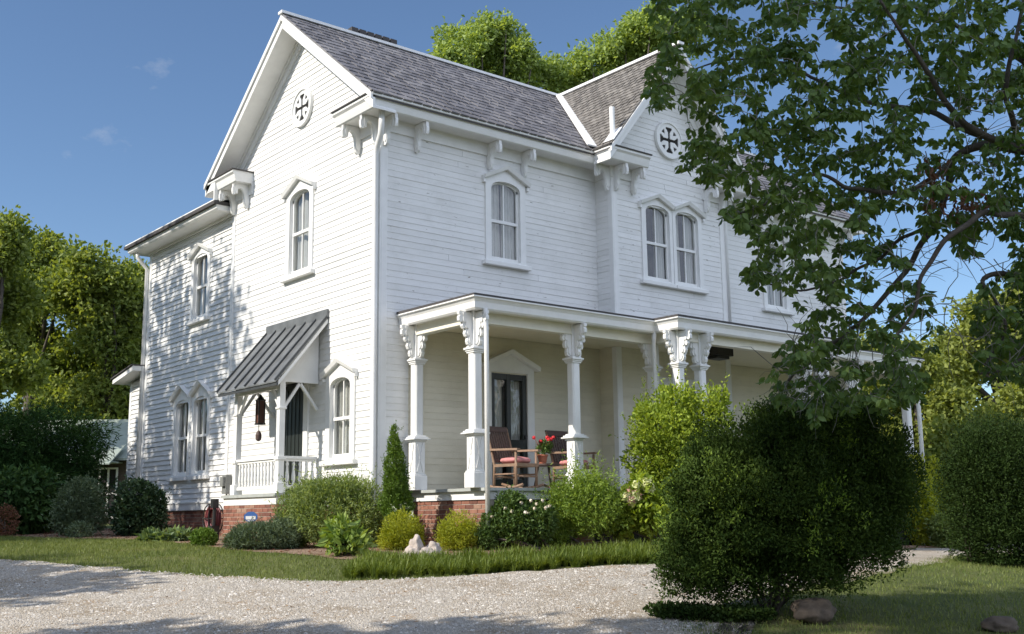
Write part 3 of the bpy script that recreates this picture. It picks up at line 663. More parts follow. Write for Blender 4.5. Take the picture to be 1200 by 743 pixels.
# ---- foundation: real bricks
def bricks(mb, fr, u0, u1, z0, z1, n0=0.0):
    z = z0; r = 0
    while z < z1-.02:
        u = u0-(.11 if r % 2 else 0)
        while u < u1:
            a, b = max(u, u0), min(u+.205, u1)
            if b-a > .03:
                j = random.uniform(-.002, .003); mb.fbox(fr, a, b, n0-.05, n0+.012+j, z, min(z+.066, z1))
            u += .217
        z += .078; r += 1
def mortar(mb, fr, u0, u1, z0, z1, n0=0.0): mb.fbox(fr, u0, u1, n0-.2, n0+.004, z0, z1)
mb, mm, MORT = MB(), None, []
PF = Fr((.74, 0, 0), (0, 1, 0), (-1, 0, 0)); PFR = Fr((0, -2.10, 0), (1, 0, 0), (0, -1, 0)); ST = Fr((-.92, 0, 0), (0, 1, 0), (-1, 0, 0))
for fr, a, b in ((WING, 6.1, 11.1), (GABLE, 0, 6.1), (EXT, 11.1, 12.2)): bricks(mb, fr, a, b, -.3, .80, -.03); MORT.append((fr, a, b, -.35, .80, -.03))
bricks(mb, PF, -2.10, -.02, -.3, .90); MORT.append((PF, -2.12, -.02, -.35, .90))
for a, b in ((.74, 1.2), (2.7, 3.15), (4.75, 5.2)): bricks(mb, PFR, a, b, -.3, .90); MORT.append((PFR, a, b, -.35, .90))
bricks(mb, ST, 1.95, 4.15, -.3, .85); MORT.append((ST, 1.95, 4.15, -.35, .85))
STL = Fr((0, 4.15, 0), (1, 0, 0), (0, 1, 0)); bricks(mb, STL, -.92, 0, -.3, .85); MORT.append((STL, -.92, -.0, -.35, .85))
STR = Fr((0, 1.95, 0), (1, 0, 0), (0, -1, 0)); bricks(mb, STR, -.92, 0, -.3, .85); MORT.append((STR, -.92, -.0, -.35, .85))
fd = mb.build('foundation', M['brick'], house); 
for q in MORT:
    m1 = MB(); mortar(m1, *q); m1.build('mortar_bed', M['mortar'], fd)
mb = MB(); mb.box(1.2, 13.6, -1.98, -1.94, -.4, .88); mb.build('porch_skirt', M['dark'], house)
# ---- front porch
mb = MB(); mb.box(.64, 13.76, -2.2, -.03, 1.0, 1.05); mb.box(4.66, 9.74, -2.82, -2.2, 1.0, 1.05); mb.build('porch_floor', M['porch_floor'], house)
mb = MB(); mb.box(.70, 13.7, -2.14, -2.09, .86, .998); mb.box(.70, .75, -2.09, -.03, .86, .998); mb.box(4.72, 9.68, -2.76, -2.71, .86, .998); mb.box(4.72, 4.77, -2.71, -2.14, .86, .998); mb.box(9.63, 9.68, -2.71, -2.14, .86, .998)
mb.build('porch_fascia', M['trim'], house)
PXL, PXR = .34, 14.06
mb = MB()
mb.hexa([(PXL, -2.34, 4.19), (PXR, -2.34, 4.19), (PXR, -.03, 4.20), (PXL, -.03, 4.20), (PXL, -2.34, 4.225), (PXR, -2.34, 4.225), (PXR, -.03, 4.24), (PXL, -.03, 4.24)])
mb.hexa([(4.63, -2.93, 4.192), (9.77, -2.93, 4.192), (9.77, -.52, 4.207), (4.63, -.52, 4.207), (4.63, -2.93, 4.232), (9.77, -2.93, 4.232), (9.77, -.52, 4.252), (4.63, -.52, 4.252)])
mb.build('porch_roof', M['under'], house)
PP = [(-.10, 3.985), (.17, 3.985), (.19, 3.97), (.215, 4.0), (.225, 4.10), (.26, 4.16), (.285, 4.165), (.285, 4.188), (-.10, 4.188)]
PL = Fr((.62, 0, 0), (0, 1, 0), (-1, 0, 0)); PFt = Fr((0, -2.06, 0), (1, 0, 0), (0, -1, 0)); PBt = Fr((0, -2.65, 0), (1, 0, 0), (0, -1, 0)); PBl = Fr((4.91, 0, 0), (0, 1, 0), (-1, 0, 0)); PBr = Fr((9.49, 0, 0), (0, 1, 0), (1, 0, 0)); PR = Fr((13.78, 0, 0), (0, 1, 0), (1, 0, 0))
mb = MB(); sweep(mb, PL, -2.06, -.03, PP, m0=-1); sweep(mb, PFt, .62, 4.91, PP, m0=-1, m1=-1); sweep(mb, PBl, -2.65, -2.06, PP, m0=-1, m1=-1); sweep(mb, PBt, 4.91, 9.49, PP, m0=-1, m1=1)
sweep(mb, PBr, -2.65, -2.06, PP, m0=-1, m1=-1); sweep(mb, PFt, 9.49, 13.78, PP, m0=1, m1=1); sweep(mb, PR, -2.06, -.03, PP, m0=-1)
mb.build('porch_cornice', M['trim'], house)
mb = MB()
def beam(x0, x1, y0, y1): mb.box(x0, x1, y0, y1, 3.81, 3.984); mb.box(x0-.015, x1+.015, y0-.015, y1+.015, 3.80, 3.835)
beam(.58, .72, -2.02, -.03); beam(.72, 4.86, -2.02, -1.88); beam(4.88, 5.02, -2.67, -2.04); beam(5.02, 9.38, -2.67, -2.53); beam(9.38, 9.52, -2.67, -2.04); beam(9.54, 13.68, -2.02, -1.88); beam(13.68, 13.82, -2.02, -.03)
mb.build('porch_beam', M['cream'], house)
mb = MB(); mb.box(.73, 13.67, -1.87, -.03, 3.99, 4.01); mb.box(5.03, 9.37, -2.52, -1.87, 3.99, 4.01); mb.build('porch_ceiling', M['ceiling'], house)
def make_post():
    p = MB(); c = lambda h, z0, z1: p.box(-h, h, -h, h, z0, z1)
    c(.135, 1.05, 1.30); c(.122, 1.30, 1.33)
    c(.104, 1.33, 1.90); c(.125, 1.90, 1.93); c(.178, 1.93, 1.955); c(.15, 1.955, 1.985); c(.12, 1.985, 2.01)
    h, k = .092, .03    # chamfered shaft
    oc = [(h, -h+k), (h, h-k), (h-k, h), (-h+k, h), (-h, h-k), (-h, -h+k), (-h+k, -h), (h-k, -h)]
    p.prism(oc, lambda a, b, z: Vector((a, b, z)), 2.01, 3.28)
    c(.105, 3.28, 3.31); c(.14, 3.34, 3.375); c(.12, 3.31, 3.34); c(.108, 3.375, 3.40); c(.092, 3.40, 3.985)
    po = p.build('porch_post', M['trim'], house, local=True); bevel(po, .005)
    x = MB()    # raised crosses on the pedestal
    for nx, ny in ((1, 0), (-1, 0), (0, 1), (0, -1)):
        f = Fr((0, 0, 0), (-ny, nx, 0), (nx, ny, 0))
        for a, b in ((-1, 1), (1, -1)):
            x.bar(f(a*.06, .110, 1.37), f(b*.06, .110, 1.87), .024, .016, f.n)
        x.fbox(f, -.025, .025, .105, .122, 1.595, 1.645)
    x.build('pedestal_cross', M['trim'], po, local=True)
    return po
CB = [(0, 0), (.30, 0), (.30, -.05), (.275, -.07), (.30, -.10), (.295, -.16), (.26, -.19), (.22, -.17), (.21, -.20), (.225, -.25), (.195, -.29), (.15, -.28), (.14, -.31), (.16, -.37), (.135, -.42), (.095, -.42), (.09, -.45), (.105, -.50), (.085, -.55), (.04, -.57), (0, -.57)]
post0 = make_post()
dirs = {'x-': (-1, 0), 'x+': (1, 0), 'y-': (0, -1), 'y+': (0, 1)}
def cap_bracket(d):
    nx, ny = dirs[d]; f = Fr((0, 0, 0), (-ny, nx, 0), (nx, ny, 0)); mb = MB()
    mb.prism([(.092+a*.86, 3.97+b) for a, b in CB], lambda a, b, c: f(c, a, b), -.034, .034)
    mb.prism([(.092+a*.62, 3.95+b*.92) for a, b in CB], lambda a, b, c: f(c, a, b), -.055, .055)
    return mb
cbm = {d: cap_bracket(d) for d in dirs}
cb0 = {}
first = True
for (x, y, ds) in ((.65, -.24, ('x-', 'y-')), (.65, -1.95, ('x-', 'x+', 'y-', 'y+')), (2.88, -1.95, ('x-', 'x+', 'y-')), (4.95, -1.95, ('x-', 'y+')), (4.95, -2.6, ('x-', 'x+', 'y-', 'y+')), (5.56, -2.6, ('x-', 'x+', 'y-')),
                    (8.84, -2.6, ('x-', 'x+', 'y-')), (9.45, -2.6, ('x-', 'x+', 'y-', 'y+')), (9.45, -1.95, ('x+', 'y+')), (11.52, -1.95, ('x-', 'x+', 'y-')), (13.75, -1.95, ('x-', 'x+', 'y-', 'y+')), (13.75, -.24, ('x+', 'y-'))):
    if first: p = post0; first = False
    else:
        p = post0.copy(); col.objects.link(p)
        c = bpy.data.objects['pedestal_cross'].copy(); col.objects.link(c); c.parent = p
    p.location = (x, y, 0)
    for d in ds:
        if d not in cb0: cb0[d] = cbm[d].build('capital_bracket', M['trim'], p, local=True)
        else: b = cb0[d].copy(); col.objects.link(b); b.parent = p
# ceiling lamp of the porch
mb = MB(); mb.box(7.0, 7.5, -1.85, -1.45, 3.80, 3.99); mb.box(7.06, 7.44, -1.79, -1.51, 3.74, 3.80); mb.build('porch_lamp', M['black'], house)
# ---- doors
def front_door(fr, u0, u1, z0, z1, hood=True):
    mb = MB(); fn = lambda a, b, c: fr(a, c, b)
    mb.fbox(fr, u0-.15, u0+.02, -.1, .05, z0, z1+.02); mb.fbox(fr, u1-.02, u1+.15, -.1, .05, z0, z1+.02)
    if hood:
        uc = (u0+u1)/2; mb.prism([(u0-.15, z1+.02), (u1+.15, z1+.02), (u1+.15, z1+.16), (uc, z1+.40), (u0-.15, z1+.16)], fn, 0, .05)
        for a in (u0-.24, u1+.24): mb.hexa([fr(a, 0, z1+.08), fr(uc, 0, z1+.39), fr(uc, .15, z1+.39), fr(a, .15, z1+.08), fr(a, 0, z1+.16), fr(uc, 0, z1+.47), fr(uc, .17, z1+.47), fr(a, .17, z1+.16)])
    else: mb.fbox(fr, u0-.15, u1+.15, 0, .05, z1+.02, z1+.2)
    return mb.build('door_frame', M['trim'], house)
fdr = front_door(FRONT, *FD)
def screen_door(fr, u0, u1, z0, z1, parent, name='screen_door'):
    s = MB(); a, b = u0+.02, u1-.02; uc = (a+b)/2; nb, nf = -.03, .02
    for p, q in ((a, a+.10), (uc-.05, uc+.05), (b-.10, b)): s.fbox(fr, p, q, nb, nf, z0+.02, z1)
    zs = [(z0+.02, z0+.22), (z0+.78, z0+.98), (z1-.12, z1)]
    for p, q in zs: s.fbox(fr, a+.10, uc-.05, nb, nf-.004, p, q); s.fbox(fr, uc+.05, b-.10, nb, nf-.004, p, q)
    d = s.build(name, M['door'], parent); bevel(d, .005)
    g = MB(); g.add([fr(a+.05, -.02, z0+.1), fr(b-.05, -.02, z0+.1), fr(b-.05, -.02, z1-.05), fr(a+.05, -.02, z1-.05)], [(0, 1, 2, 3)]); g.build('door_pane', M['glass'], parent)
    for sd in (0, 1):
        c = MB(); n = 30; x0, x1 = (a+.06, uc-.07) if sd == 0 else (uc+.09, b-.08)
        for i in range(n+1):
            t_ = i/n
            for z in (z0+.1, z1-.1): c.v.append(tuple(fr(x0+(x1-x0)*t_, -.14+.025*math.sin(t_*26+sd), z)))
        c.f += [(2*i, 2*i+2, 2*i+3, 2*i+1) for i in range(n)]
        c.build('door_curtain', M['curtain'], parent, True)
    MB().fbox(fr, u0-.1, u1+.1, -.5, -.48, z0, z1+.1).build('dark_hall', M['dark'], parent)
    MB().fbox(fr, b-.07, b-.03, .02, .05, z0+1.0, z0+1.08).build('door_handle', M['black'], parent)
screen_door(FRONT, *FD, fdr)
mdr = front_door(BAY, 6.6, 7.8, 1.05, 3.25, False); MB().fbox(BAY, 6.62, 7.78, -.06, .0, 1.05, 3.25).build('door_panel', M['door'], mdr)
sdr = front_door(GABLE, *SD, hood=False)
s = MB(); s.fbox(GABLE, SD[0]+.02, SD[1]-.02, -.05, .0, 1.07, 3.2)
for i in range(5): s.fbox(GABLE, SD[0]+.1+i*.155, SD[0]+.16+i*.155, 0, .012, 1.2, 3.1)
s.build('side_door', M['door'], sdr)
# ---- side stoop with metal awning
mb = MB(); mb.box(-.98, 0, 1.92, 4.18, .99, 1.05); mb.build('stoop_floor', M['porch_floor'], house)
mb = MB(); mb.box(-.94, -.90, 1.95, 4.15, .85, .988); mb.box(-.90, 0, 4.11, 4.15, .85, .988); mb.box(-.90, 0, 1.95, 1.99, .85, .988); mb.build('stoop_fascia', M['trim'], house)
AY0, AY1, AX, AZ0, AZ1 = 1.76, 4.28, -1.10, 3.06, 4.36
mb = MB(); mb.hexa([(AX, AY0, AZ0), (AX, AY1, AZ0), (-.03, AY1, AZ1), (-.03, AY0, AZ1), (AX, AY0, AZ0+.025), (AX, AY1, AZ0+.025), (-.03, AY1, AZ1+.03), (-.03, AY0, AZ1+.03)])
aw = mb.build('awning_roof', M['seam'], house)
for i in range(7):
    y = AY0+.02+(AY1-AY0-.04)*i/6
    MB().bar((AX-.01, y, AZ0+.035), (-.04, y, AZ1+.035), .03, .045, (-.7, 0, .7)).build('seam', M['seam_rib'], aw)
MB().box(-.06, -.026, AY0, AY1, AZ1-.02, AZ1+.17).build('awning_flashing', M['seam'], aw)
mb = MB(); mb.box(AX+.02, AX+.05, AY0+.02, AY1-.02, AZ0-.06, AZ0-.004); mb.build('drip_edge', M['seam_rib'], aw)
mb = MB()
for y in (AY0+.02, AY1-.05): mb.hexa([(AX+.06, y, AZ0-.06), (AX+.06, y+.03, AZ0-.06), (-.03, y+.03, AZ1-.10), (-.03, y, AZ1-.10), (AX+.06, y, AZ0+.03), (AX+.06, y+.03, AZ0+.03), (-.03, y+.03, AZ1-.015), (-.03, y, AZ1-.015)])
mb.build('awning_trim', M['trim'], aw)
for y in (2.11, 3.90):
    mb = MB(); mb.prism([(-.80, 3.20), (-.03, 3.20), (-.03, AZ1-.05), (-.80, 3.375)], lambda a, b, c: Vector((a, c, b)), y, y+.04)
    mb.box(-.86, -.03, y-.015, y+.055, 3.12, 3.20); mb.build('gusset_panel', M['trim'], aw)
for y in (2.13, 3.92):
    p = MB(); p.box(-.85, -.73, y-.06, y+.06, 1.05, 3.12); p.box(-.88, -.70, y-.09, y+.09, 1.05, 1.25); p.box(-.875, -.705, y-.085, y+.085, 1.66, 1.73); p.box(-.87, -.71, y-.08, y+.08, 2.60, 2.64)
    pp = p.build('stoop_post', M['trim'], house); bevel(pp, .006)
    b = MB(); b.bar((-.74, y, 2.62), (-.42, y, 3.10), .05, .05); b.bar((-.03, y, 2.62), (-.40, y, 3.10), .05, .05); b.bar((-.79, y+(.06 if y < 3 else -.06), 2.65), (-.79, y+(.42 if y < 3 else -.42), 3.08), .05, .05, (1, 0, 0)); b.build('brace', M['trim'], pp)
MB().box(-.83, -.75, 2.19, 3.86, 2.99, 3.12).build('stoop_beam', M['trim'], house)
def railing(p0, p1, n):
    p0, p1 = Vector(p0), Vector(p1); mb = MB(); up = Vector((0, 0, 1))
    mb.bar(p0+up*.66, p1+up*.66, .11, .05); mb.bar(p0+up*.61, p1+up*.61, .06, .04); mb.bar(p0+up*.12, p1+up*.12, .07, .06)
    r = mb.build('railing', M['trim'], house)
    prof = [(.02, .14), (.032, .16), (.02, .19), (.036, .26), (.038, .31), (.024, .42), (.018, .50), (.030, .54), (.02, .57), (.022, .60)]
    b0 = None
    for i in range(n):
        c = p0+(p1-p0)*((i+.5)/n)
        if b0 is None: b0 = MB()._lathe(Vector((0, 0, 0)), prof, 8).build('baluster', M['trim'], r, True, local=True); b = b0
        else: b = b0.copy(); col.objects.link(b); b.parent = r
        b.location = c
railing((-.79, 2.22, 1.05), (-.79, 3.83, 1.05), 12); railing((-.70, 2.13, 1.05), (-.04, 2.13, 1.05), 5)
mb = MB(); mb.fbox(GABLE, 5.72, 5.92, .04, .17, 1.12, 1.52); mb.fbox(GABLE, 5.75, 5.89, .17, .23, 1.28, 1.48); mb.tube([(-.1, 5.82, 1.12), (-.1, 5.82, .1)], .02, 8); mb.build('meter_box', M['meter'], house)
# ---- downspouts
def spout(path, r=.045): return MB().tube(path, r, 10).build('downspout', M['trim'], house, True)
spout([(-.18, -.30, 7.86), (-.18, -.29, 7.60), (-.15, -.22, 7.45), (-.11, -.04, 7.28), (-.10, .02, 7.15), (-.10, .02, 4), (-.10, .02, .25), (-.16, 0, .12)], .055)
spout([(.62, -2.28, 4.0), (.65, -2.25, 3.85), (.67, -2.24, 3.6), (.67, -2.24, .2)], .040)
spout([(-.28, 11.2, 7.42), (-.28, 11.2, 7.30), (-.16, 11.16, 7.15), (-.03, 11.15, 7.0), (-.03, 11.15, .4)], .05)
spout([(4.72, -2.24, 4.0), (4.74, -2.2, 3.8), (4.74, -2.2, .4)], .042)
spout([(14.02, -2.1, 4.0), (14.05, -2.1, 3.7), (14.05, -2.1, -.1)], .05)
spout([(9.03, -.58, 7.7), (9.03, -.55, 7.4), (9.03, -.55, 4.5)], .035)

# ------------------------------------------------------------ foliage helpers
def unit(a): return a/np.maximum(np.linalg.norm(a, axis=1, keepdims=True), 1e-9)
def leaf_mesh(P, D, Ln, Wd, fold=.25, curl=.15, full=False):
    """P base points, D directions, lengths, widths -> folded leaf blades (full: rounder blades for plants seen close)"""
    n = len(P); D = unit(D); ref = rng.normal(size=(n, 3)); S = unit(np.cross(D, ref)); Nn = np.cross(S, D)
    Ln = (np.ones(n)*Ln)[:, None]; Wd = (np.ones(n)*Wd)[:, None]
    tip = P+D*Ln-Nn*Ln*curl
    if full:
        pt = lambda f, sd, w_: P+D*Ln*f-Nn*Ln*curl*f*f+S*sd*Wd*w_+Nn*Wd*fold*w_*2
        V = np.stack([P, pt(.28, 1, .42), pt(.62, 1, .46), tip, pt(.62, -1, .46), pt(.28, -1, .42)], 1).reshape(-1, 3); b = np.arange(n)[:, None]*6
        return V, np.concatenate([b+np.array([[0, 1, 2, 3]]), b+np.array([[0, 3, 4, 5]])], 0)
    l = P+D*Ln*.48+S*Wd*.5+Nn*Wd*fold; r = P+D*Ln*.48-S*Wd*.5+Nn*Wd*fold
    V = np.stack([P, l, tip, r], 1).reshape(-1, 3); b = np.arange(n)[:, None]*4
    return V, np.concatenate([b+np.array([[0, 1, 2]]), b+np.array([[0, 2, 3]])], 0)
def lobes_points(lobes, n, shell=.55, noise_amp=.18, nfreq=1.6, zmin=None, clumps=0, cl_r=.2):
    """points through ellipsoid lobes (cx,cy,cz,rx,ry,rz): mostly near the outside, pushed in and out by noise; returns points, outward dirs"""
    L_ = np.array(lobes, float); vol = (L_[:, 3]*L_[:, 4]*L_[:, 5])**(2/3); pr = vol/vol.sum()
    m_ = clumps if clumps else n
    k = rng.choice(len(L_), m_, p=pr); d = unit(rng.normal(size=(m_, 3))); r = 1-shell*rng.random(m_)**1.8
    c = L_[k, :3]; rad = L_[k, 3:]; P = c+d*rad*r[:, None]
    nz_ = np.array([noise.noise(tuple(p*nfreq)) for p in P]); P = c+(P-c)*(1+noise_amp*nz_[:, None]*1.6)
    if clumps:
        j = rng.integers(0, m_, n); off = rng.normal(size=(n, 3))*cl_r*.5; P = P[j]+off; d = unit(d[j]+off*.8/cl_r)
    if zmin is not None: P[:, 2] = np.maximum(P[:, 2], zmin+rng.random(n)*.1)
    return P, d
def foliage(name, parent, lobes, n, ln, wd, mat, shell=.55, na=.18, nf=1.6, up=.25, out=.7, zmin=None, clumps=0, cl_r=.2, fold=.25, keep=None, droop=0, full=False, sprigs=0, sl=.3):
    P, d = lobes_points(lobes, n, shell, na, nf, zmin, clumps, cl_r)
    if keep is not None: k = keep(P); P, d = P[k], d[k]
    D = unit(d*out+rng.normal(size=P.shape)*.6+np.array([0, 0, up-droop])); s = rng.uniform(.65, 1.25, len(P))
    if sprigs:     # loose shoots that break the outline
        Q, dq = lobes_points(lobes, sprigs, .25, na, nf, zmin); ax = unit(dq*.7+rng.normal(size=Q.shape)*.35+np.array([0, 0, .75])); m_ = 16
        L_ = sl*rng.uniform(.4, 1.2, sprigs); tt = np.tile(np.linspace(-.5, 1, m_), sprigs); ii = np.repeat(np.arange(sprigs), m_)
        PP_ = Q[ii]+ax[ii]*(L_[ii]*tt)[:, None]+rng.normal(size=(len(ii), 3))*.008; DD = unit(ax[ii]*.6+rng.normal(size=(len(ii), 3))*.7)
        P = np.concatenate([P, PP_]); D = np.concatenate([D, DD]); s = np.concatenate([s, rng.uniform(.5, 1.0, len(ii))])
    V, F = leaf_mesh(P, D, ln*s, wd*s, fold, .15, full)
    return link_mesh(name, V, F, M[mat], parent)
def stems(parent, base, tops, r0, r1, mat='bark', name='stem'):
    mb = MB(); base = Vector(base)
    for t in tops:
        t = Vector(t); b = base+Vector((random.uniform(-1, 1), random.uniform(-1, 1), 0))*r0*2.5; mid = (b+t)/2+Vector((random.uniform(-.1, .1), random.uniform(-.1, .1), .05))*(t-b).length*.5
        mb.tube([b-Vector((0, 0, .05)), mid, t], [r0, r0*.7, r1], 6)
    return mb.build(name, M[mat], parent, True)
def shrub(name, x, y, label, cat, lobes, n, ln, wd, mat, ns=6, group=None, sr=.02, **kw):
    """lobes are relative to the base point on the ground"""
    z = gz(x, y); o = empty(name, (x, y, z), label, cat, group)
    LB = [(x+a, y+b, z+c, rx, ry, rz) for a, b, c, rx, ry, rz in lobes]
    foliage('foliage', o, LB, n, ln, wd, mat, zmin=z+.0, **kw)
    tops = []
    for i in range(ns):
        l = random.choice(LB); tops.append((l[0]+random.uniform(-.5, .5)*l[3], l[1]+random.uniform(-.5, .5)*l[4], l[2]+random.uniform(-.1, .4)*l[5]))
    stems(o, (x, y, z), tops, sr, sr*.3); return o
def tree(name, base, label, lobes, n, ln, wd, mat, trunk_r=.3, clumps=160, cl_r=1.2, group=None, limbs=9, shell=.8, na=.25, nf=.35, cat='tree', **kw):
    base = Vector(base); o = empty(name, base, label, cat, group)
    foliage('crown', o, bumpy(lobes), n, ln, wd, mat, shell=.7, na=na, nf=nf*2, clumps=clumps*4, cl_r=cl_r*.5, up=-.05, out=.45, **kw)
    cx = sum(l[0] for l in lobes)/len(lobes); cy = sum(l[1] for l in lobes)/len(lobes); cz = sum(l[2] for l in lobes)/len(lobes)
    top = Vector((cx, cy, cz)); mb = MB()
    fork = base.lerp(top, .55)+Vector((random.uniform(-.3, .3), random.uniform(-.3, .3), 0))
    mb.tube([base-Vector((0, 0, .3)), base.lerp(fork, .1), base.lerp(fork, .5)+Vector((.1, .1, 0)), fork, top], [trunk_r*1.5, trunk_r*1.05, trunk_r*.9, trunk_r*.75, trunk_r*.2], 9)
    for i in range(limbs):
        l = lobes[i % len(lobes)]; t = Vector((l[0]+random.uniform(-.6, .6)*l[3], l[1]+random.uniform(-.6, .6)*l[4], l[2]+random.uniform(-.3, .6)*l[5]))
        s0 = base.lerp(top, random.uniform(.35, .75)); md_ = s0.lerp(t, .5)+Vector((random.uniform(-.3, .3), random.uniform(-.3, .3), .3))
        mb.tube([s0, md_, t], [trunk_r*.4, trunk_r*.22, trunk_r*.06], 6)
    mb.build('trunk', M['bark'], o, True); return o
def px_lobes(spec, dist):      # (px, py, rpx[, depth offset]) -> lobes at a distance
    out = []
    for s in spec:
        dd = dist+(s[3] if len(s) > 3 else 0); p = at(s[0], s[1], dd); r = s[2]*dd/FPX; out.append((p.x, p.y, p.z, r, r, r*.85))
    return out
def bumpy(lobes, k=12, f=.33):
    out = []
    for l in lobes:
        for i in range(k):
            d = Vector((random.gauss(0, 1), random.gauss(0, 1), random.gauss(.25, 1))).normalized(); g = f*random.uniform(.7, 1.25)
            out.append((l[0]+d.x*l[3]*.72, l[1]+d.y*l[4]*.72, l[2]+d.z*l[5]*.72, l[3]*g, l[4]*g, l[5]*g))
    return out
def foot(lobes):
    x = sum(l[0] for l in lobes)/len(lobes); y = sum(l[1] for l in lobes)/len(lobes); return (x, y, gz(x, y))

# ------------------------------------------------------------ trees behind the house
G1 = 'tall trees behind the house'
lb = px_lobes([(560, 62, 44), (600, 85, 34, 1), (535, 72, 26, -1), (590, 45, 22), (612, 68, 20), (570, 105, 48, 2), (570, 170, 70, 3), (520, 120, 45, 2)], 46)
tree('oak_tree', foot(lb), 'rounded sunlit green tree crown rising over the long main roof ridge', lb, 42000, .20, .115, 'leaf_oak', .35, 220, .75, G1)
lb = px_lobes([(640, 92, 26), (668, 100, 30, 1), (700, 78, 30), (722, 52, 26), (752, 40, 28), (735, 90, 36, 2), (775, 62, 34, 1), (690, 140, 60, 3), (760, 30, 26, -1), (800, 40, 30)], 48)
tree('oak_tree', foot(lb), 'open branching green tree above the bay gable roof beside the dogwood', lb, 42000, .20, .115, 'leaf_oak', .35, 260, .8, G1)
G2 = 'sunlit trees beyond the rear wing'
lb = px_lobes([(-15, 300, 40), (10, 275, 20), (-20, 360, 60, 1), (-10, 430, 50)], 40)
tree('maple_tree', foot(lb), 'tall green tree cut off by the left edge of the photo', lb, 26000, .22, .13, 'leaf_left', .3, 130, .9, G2)
lb = px_lobes([(40, 330, 40), (25, 390, 48, 1), (55, 300, 26), (70, 350, 36, -1), (30, 440, 50, 2), (75, 430, 45, 1)], 46)
tree('maple_tree', foot(lb), 'green tree with sky gaps in its crown, second from the left edge', lb, 34000, .22, .13, 'leaf_left', .3, 170, .9, G2)
lb = px_lobes([(110, 318, 34), (128, 345, 38), (95, 350, 38, 1), (150, 370, 40, 1), (115, 400, 50, 1), (160, 330, 22, 2), (145, 440, 50, 2), (95, 460, 40, 1), (130, 480, 50, 1), (165, 490, 40, 2)], 44)
tree('maple_tree', foot(lb), 'tallest yellow green tree standing next to the rear wing', lb, 42000, .22, .13, 'leaf_left', .3, 200, .9, G2)
lb = px_lobes([(185, 350, 30), (205, 400, 50), (180, 430, 50), (150, 500, 55), (110, 520, 50), (60, 500, 50)], 50)
tree('maple_tree', foot(lb), 'sunlit tree mostly hidden behind the rear wing and its downspout', lb, 34000, .22, .13, 'leaf_left', .3, 100, .9, G2)
G3 = 'sunlit trees past the far end of the house'
lb = px_lobes([(1150, 390, 50), (1190, 370, 46), (1115, 420, 42, -1), (1160, 450, 60, 1), (1225, 400, 60), (1210, 330, 20)], 46)
tree('background_tree', foot(lb), 'large pale yellow green tree above the clipped right hand shrub', lb, 24000, .24, .14, 'leaf_right', .35, 200, .9, G3)
lb = px_lobes([(1060, 430, 34), (1085, 470, 42), (1040, 480, 44, 1), (1110, 510, 42), (1070, 540, 45, 1)], 42)
tree('background_tree', foot(lb), 'smaller yellow green tree seen past the end porch posts', lb, 18000, .22, .13, 'leaf_right', .25, 150, .75, G3)
lb = px_lobes([(985, 470, 60), (1010, 420, 40), (960, 520, 60)], 60)
tree('background_tree', foot(lb), 'distant tree behind the boxwood and the porch end', lb, 10000, .28, .17, 'leaf_right', .3, 90, 1.0, G3)
lb = px_lobes([(1150, 520, 50), (1200, 500, 60), (1130, 560, 40), (1180, 560, 60)], 36)
tree('background_tree', foot(lb), 'low leafy tree directly behind the clipped right hand shrub', lb, 16000, .22, .13, 'leaf_right', .2, 130, .8, G3)
# a wood closing the horizon far off
def wood(name, spec, n):
    lobes = []
    for (px, top, d) in spec:
        p = at(px, 600, d); h = (600-top)*d/FPX; lobes.append((p.x, p.y, h*.45, h*.45, h*.45, h*.55))
    P, dd = lobes_points(lobes, n, .5, .3, .2, None, 260, 2.2); D = unit(dd*.5+rng.normal(size=P.shape)); V, F = leaf_mesh(P, D, .7*rng.uniform(.7, 1.3, n), .45)
    return tag(link_mesh(name, V, F, M['leaf_shade']), kind='stuff')
def wood_at(name, spots, n):
    lobes = [(x, y, h*.45, h*.5, h*.5, h*.55) for x, y, h in spots]
    P, dd = lobes_points(lobes, n, .5, .3, .2, None, 300, 2.4); D = unit(dd*.5+rng.normal(size=P.shape)); V, F = leaf_mesh(P, D, .9*rng.uniform(.7, 1.3, n), .6)
    return tag(link_mesh(name, V, F, M['leaf_shade']), kind='stuff')
wood_at('woodland', [(-52, y+random.uniform(-3, 3), random.uniform(13, 17)) for y in range(-40, 60, 9)]+[(-34+8*k, 62+random.uniform(-4, 4), 15) for k in range(3)]+[(x, -48+random.uniform(-3, 3), random.uniform(9, 13)) for x in range(-45, 60, 10)], 20000)
wood('far_woodland', [(-150, 520, 90), (-60, 500, 95), (20, 510, 90), (90, 500, 95), (170, 520, 100), (960, 530, 95), (1040, 520, 100), (1110, 500, 95), (1180, 490, 90), (1260, 500, 95), (1340, 500, 90)], 30000)
# shade trees left of the frame, whose shadows fall on the wing, the drive and the dogwood
def shade_tree(x, y, h, r, z0, n, label, sp=.5):
    lobes = [(x+random.uniform(-sp, sp)*r, y+random.uniform(-sp, sp)*r, z0+(h-z0)*t, r*(1-.35*t), r*(1-.35*t), (h-z0)*.28) for t in (.2, .45, .75, .55, .35)]
    return tree('shade_tree', (x, y, gz(x, y)), label, lobes, n, .34, .2, 'leaf_shade', .3, 150, 1.0, 'shade trees left of the drive')
shade_tree(-14, 11.5, 19.2, 4.4, 1.0, 10500, 'tall shade tree left of the drive opposite the rear wing', .2)
shade_tree(-15, 18.5, 16.5, 4.4, 2.0, 20000, 'tall shade tree left of the drive beyond the rear wing', .3)
shade_tree(-17, 2.4, 8.4, 3.2, 3.0, 12000, 'smaller shade tree left of the drive opposite the gable')
shade_tree(-17, -5.9, 10.2, 3.0, 3.0, 12000, 'round shade tree beside the drive left of the boxwood', .3)
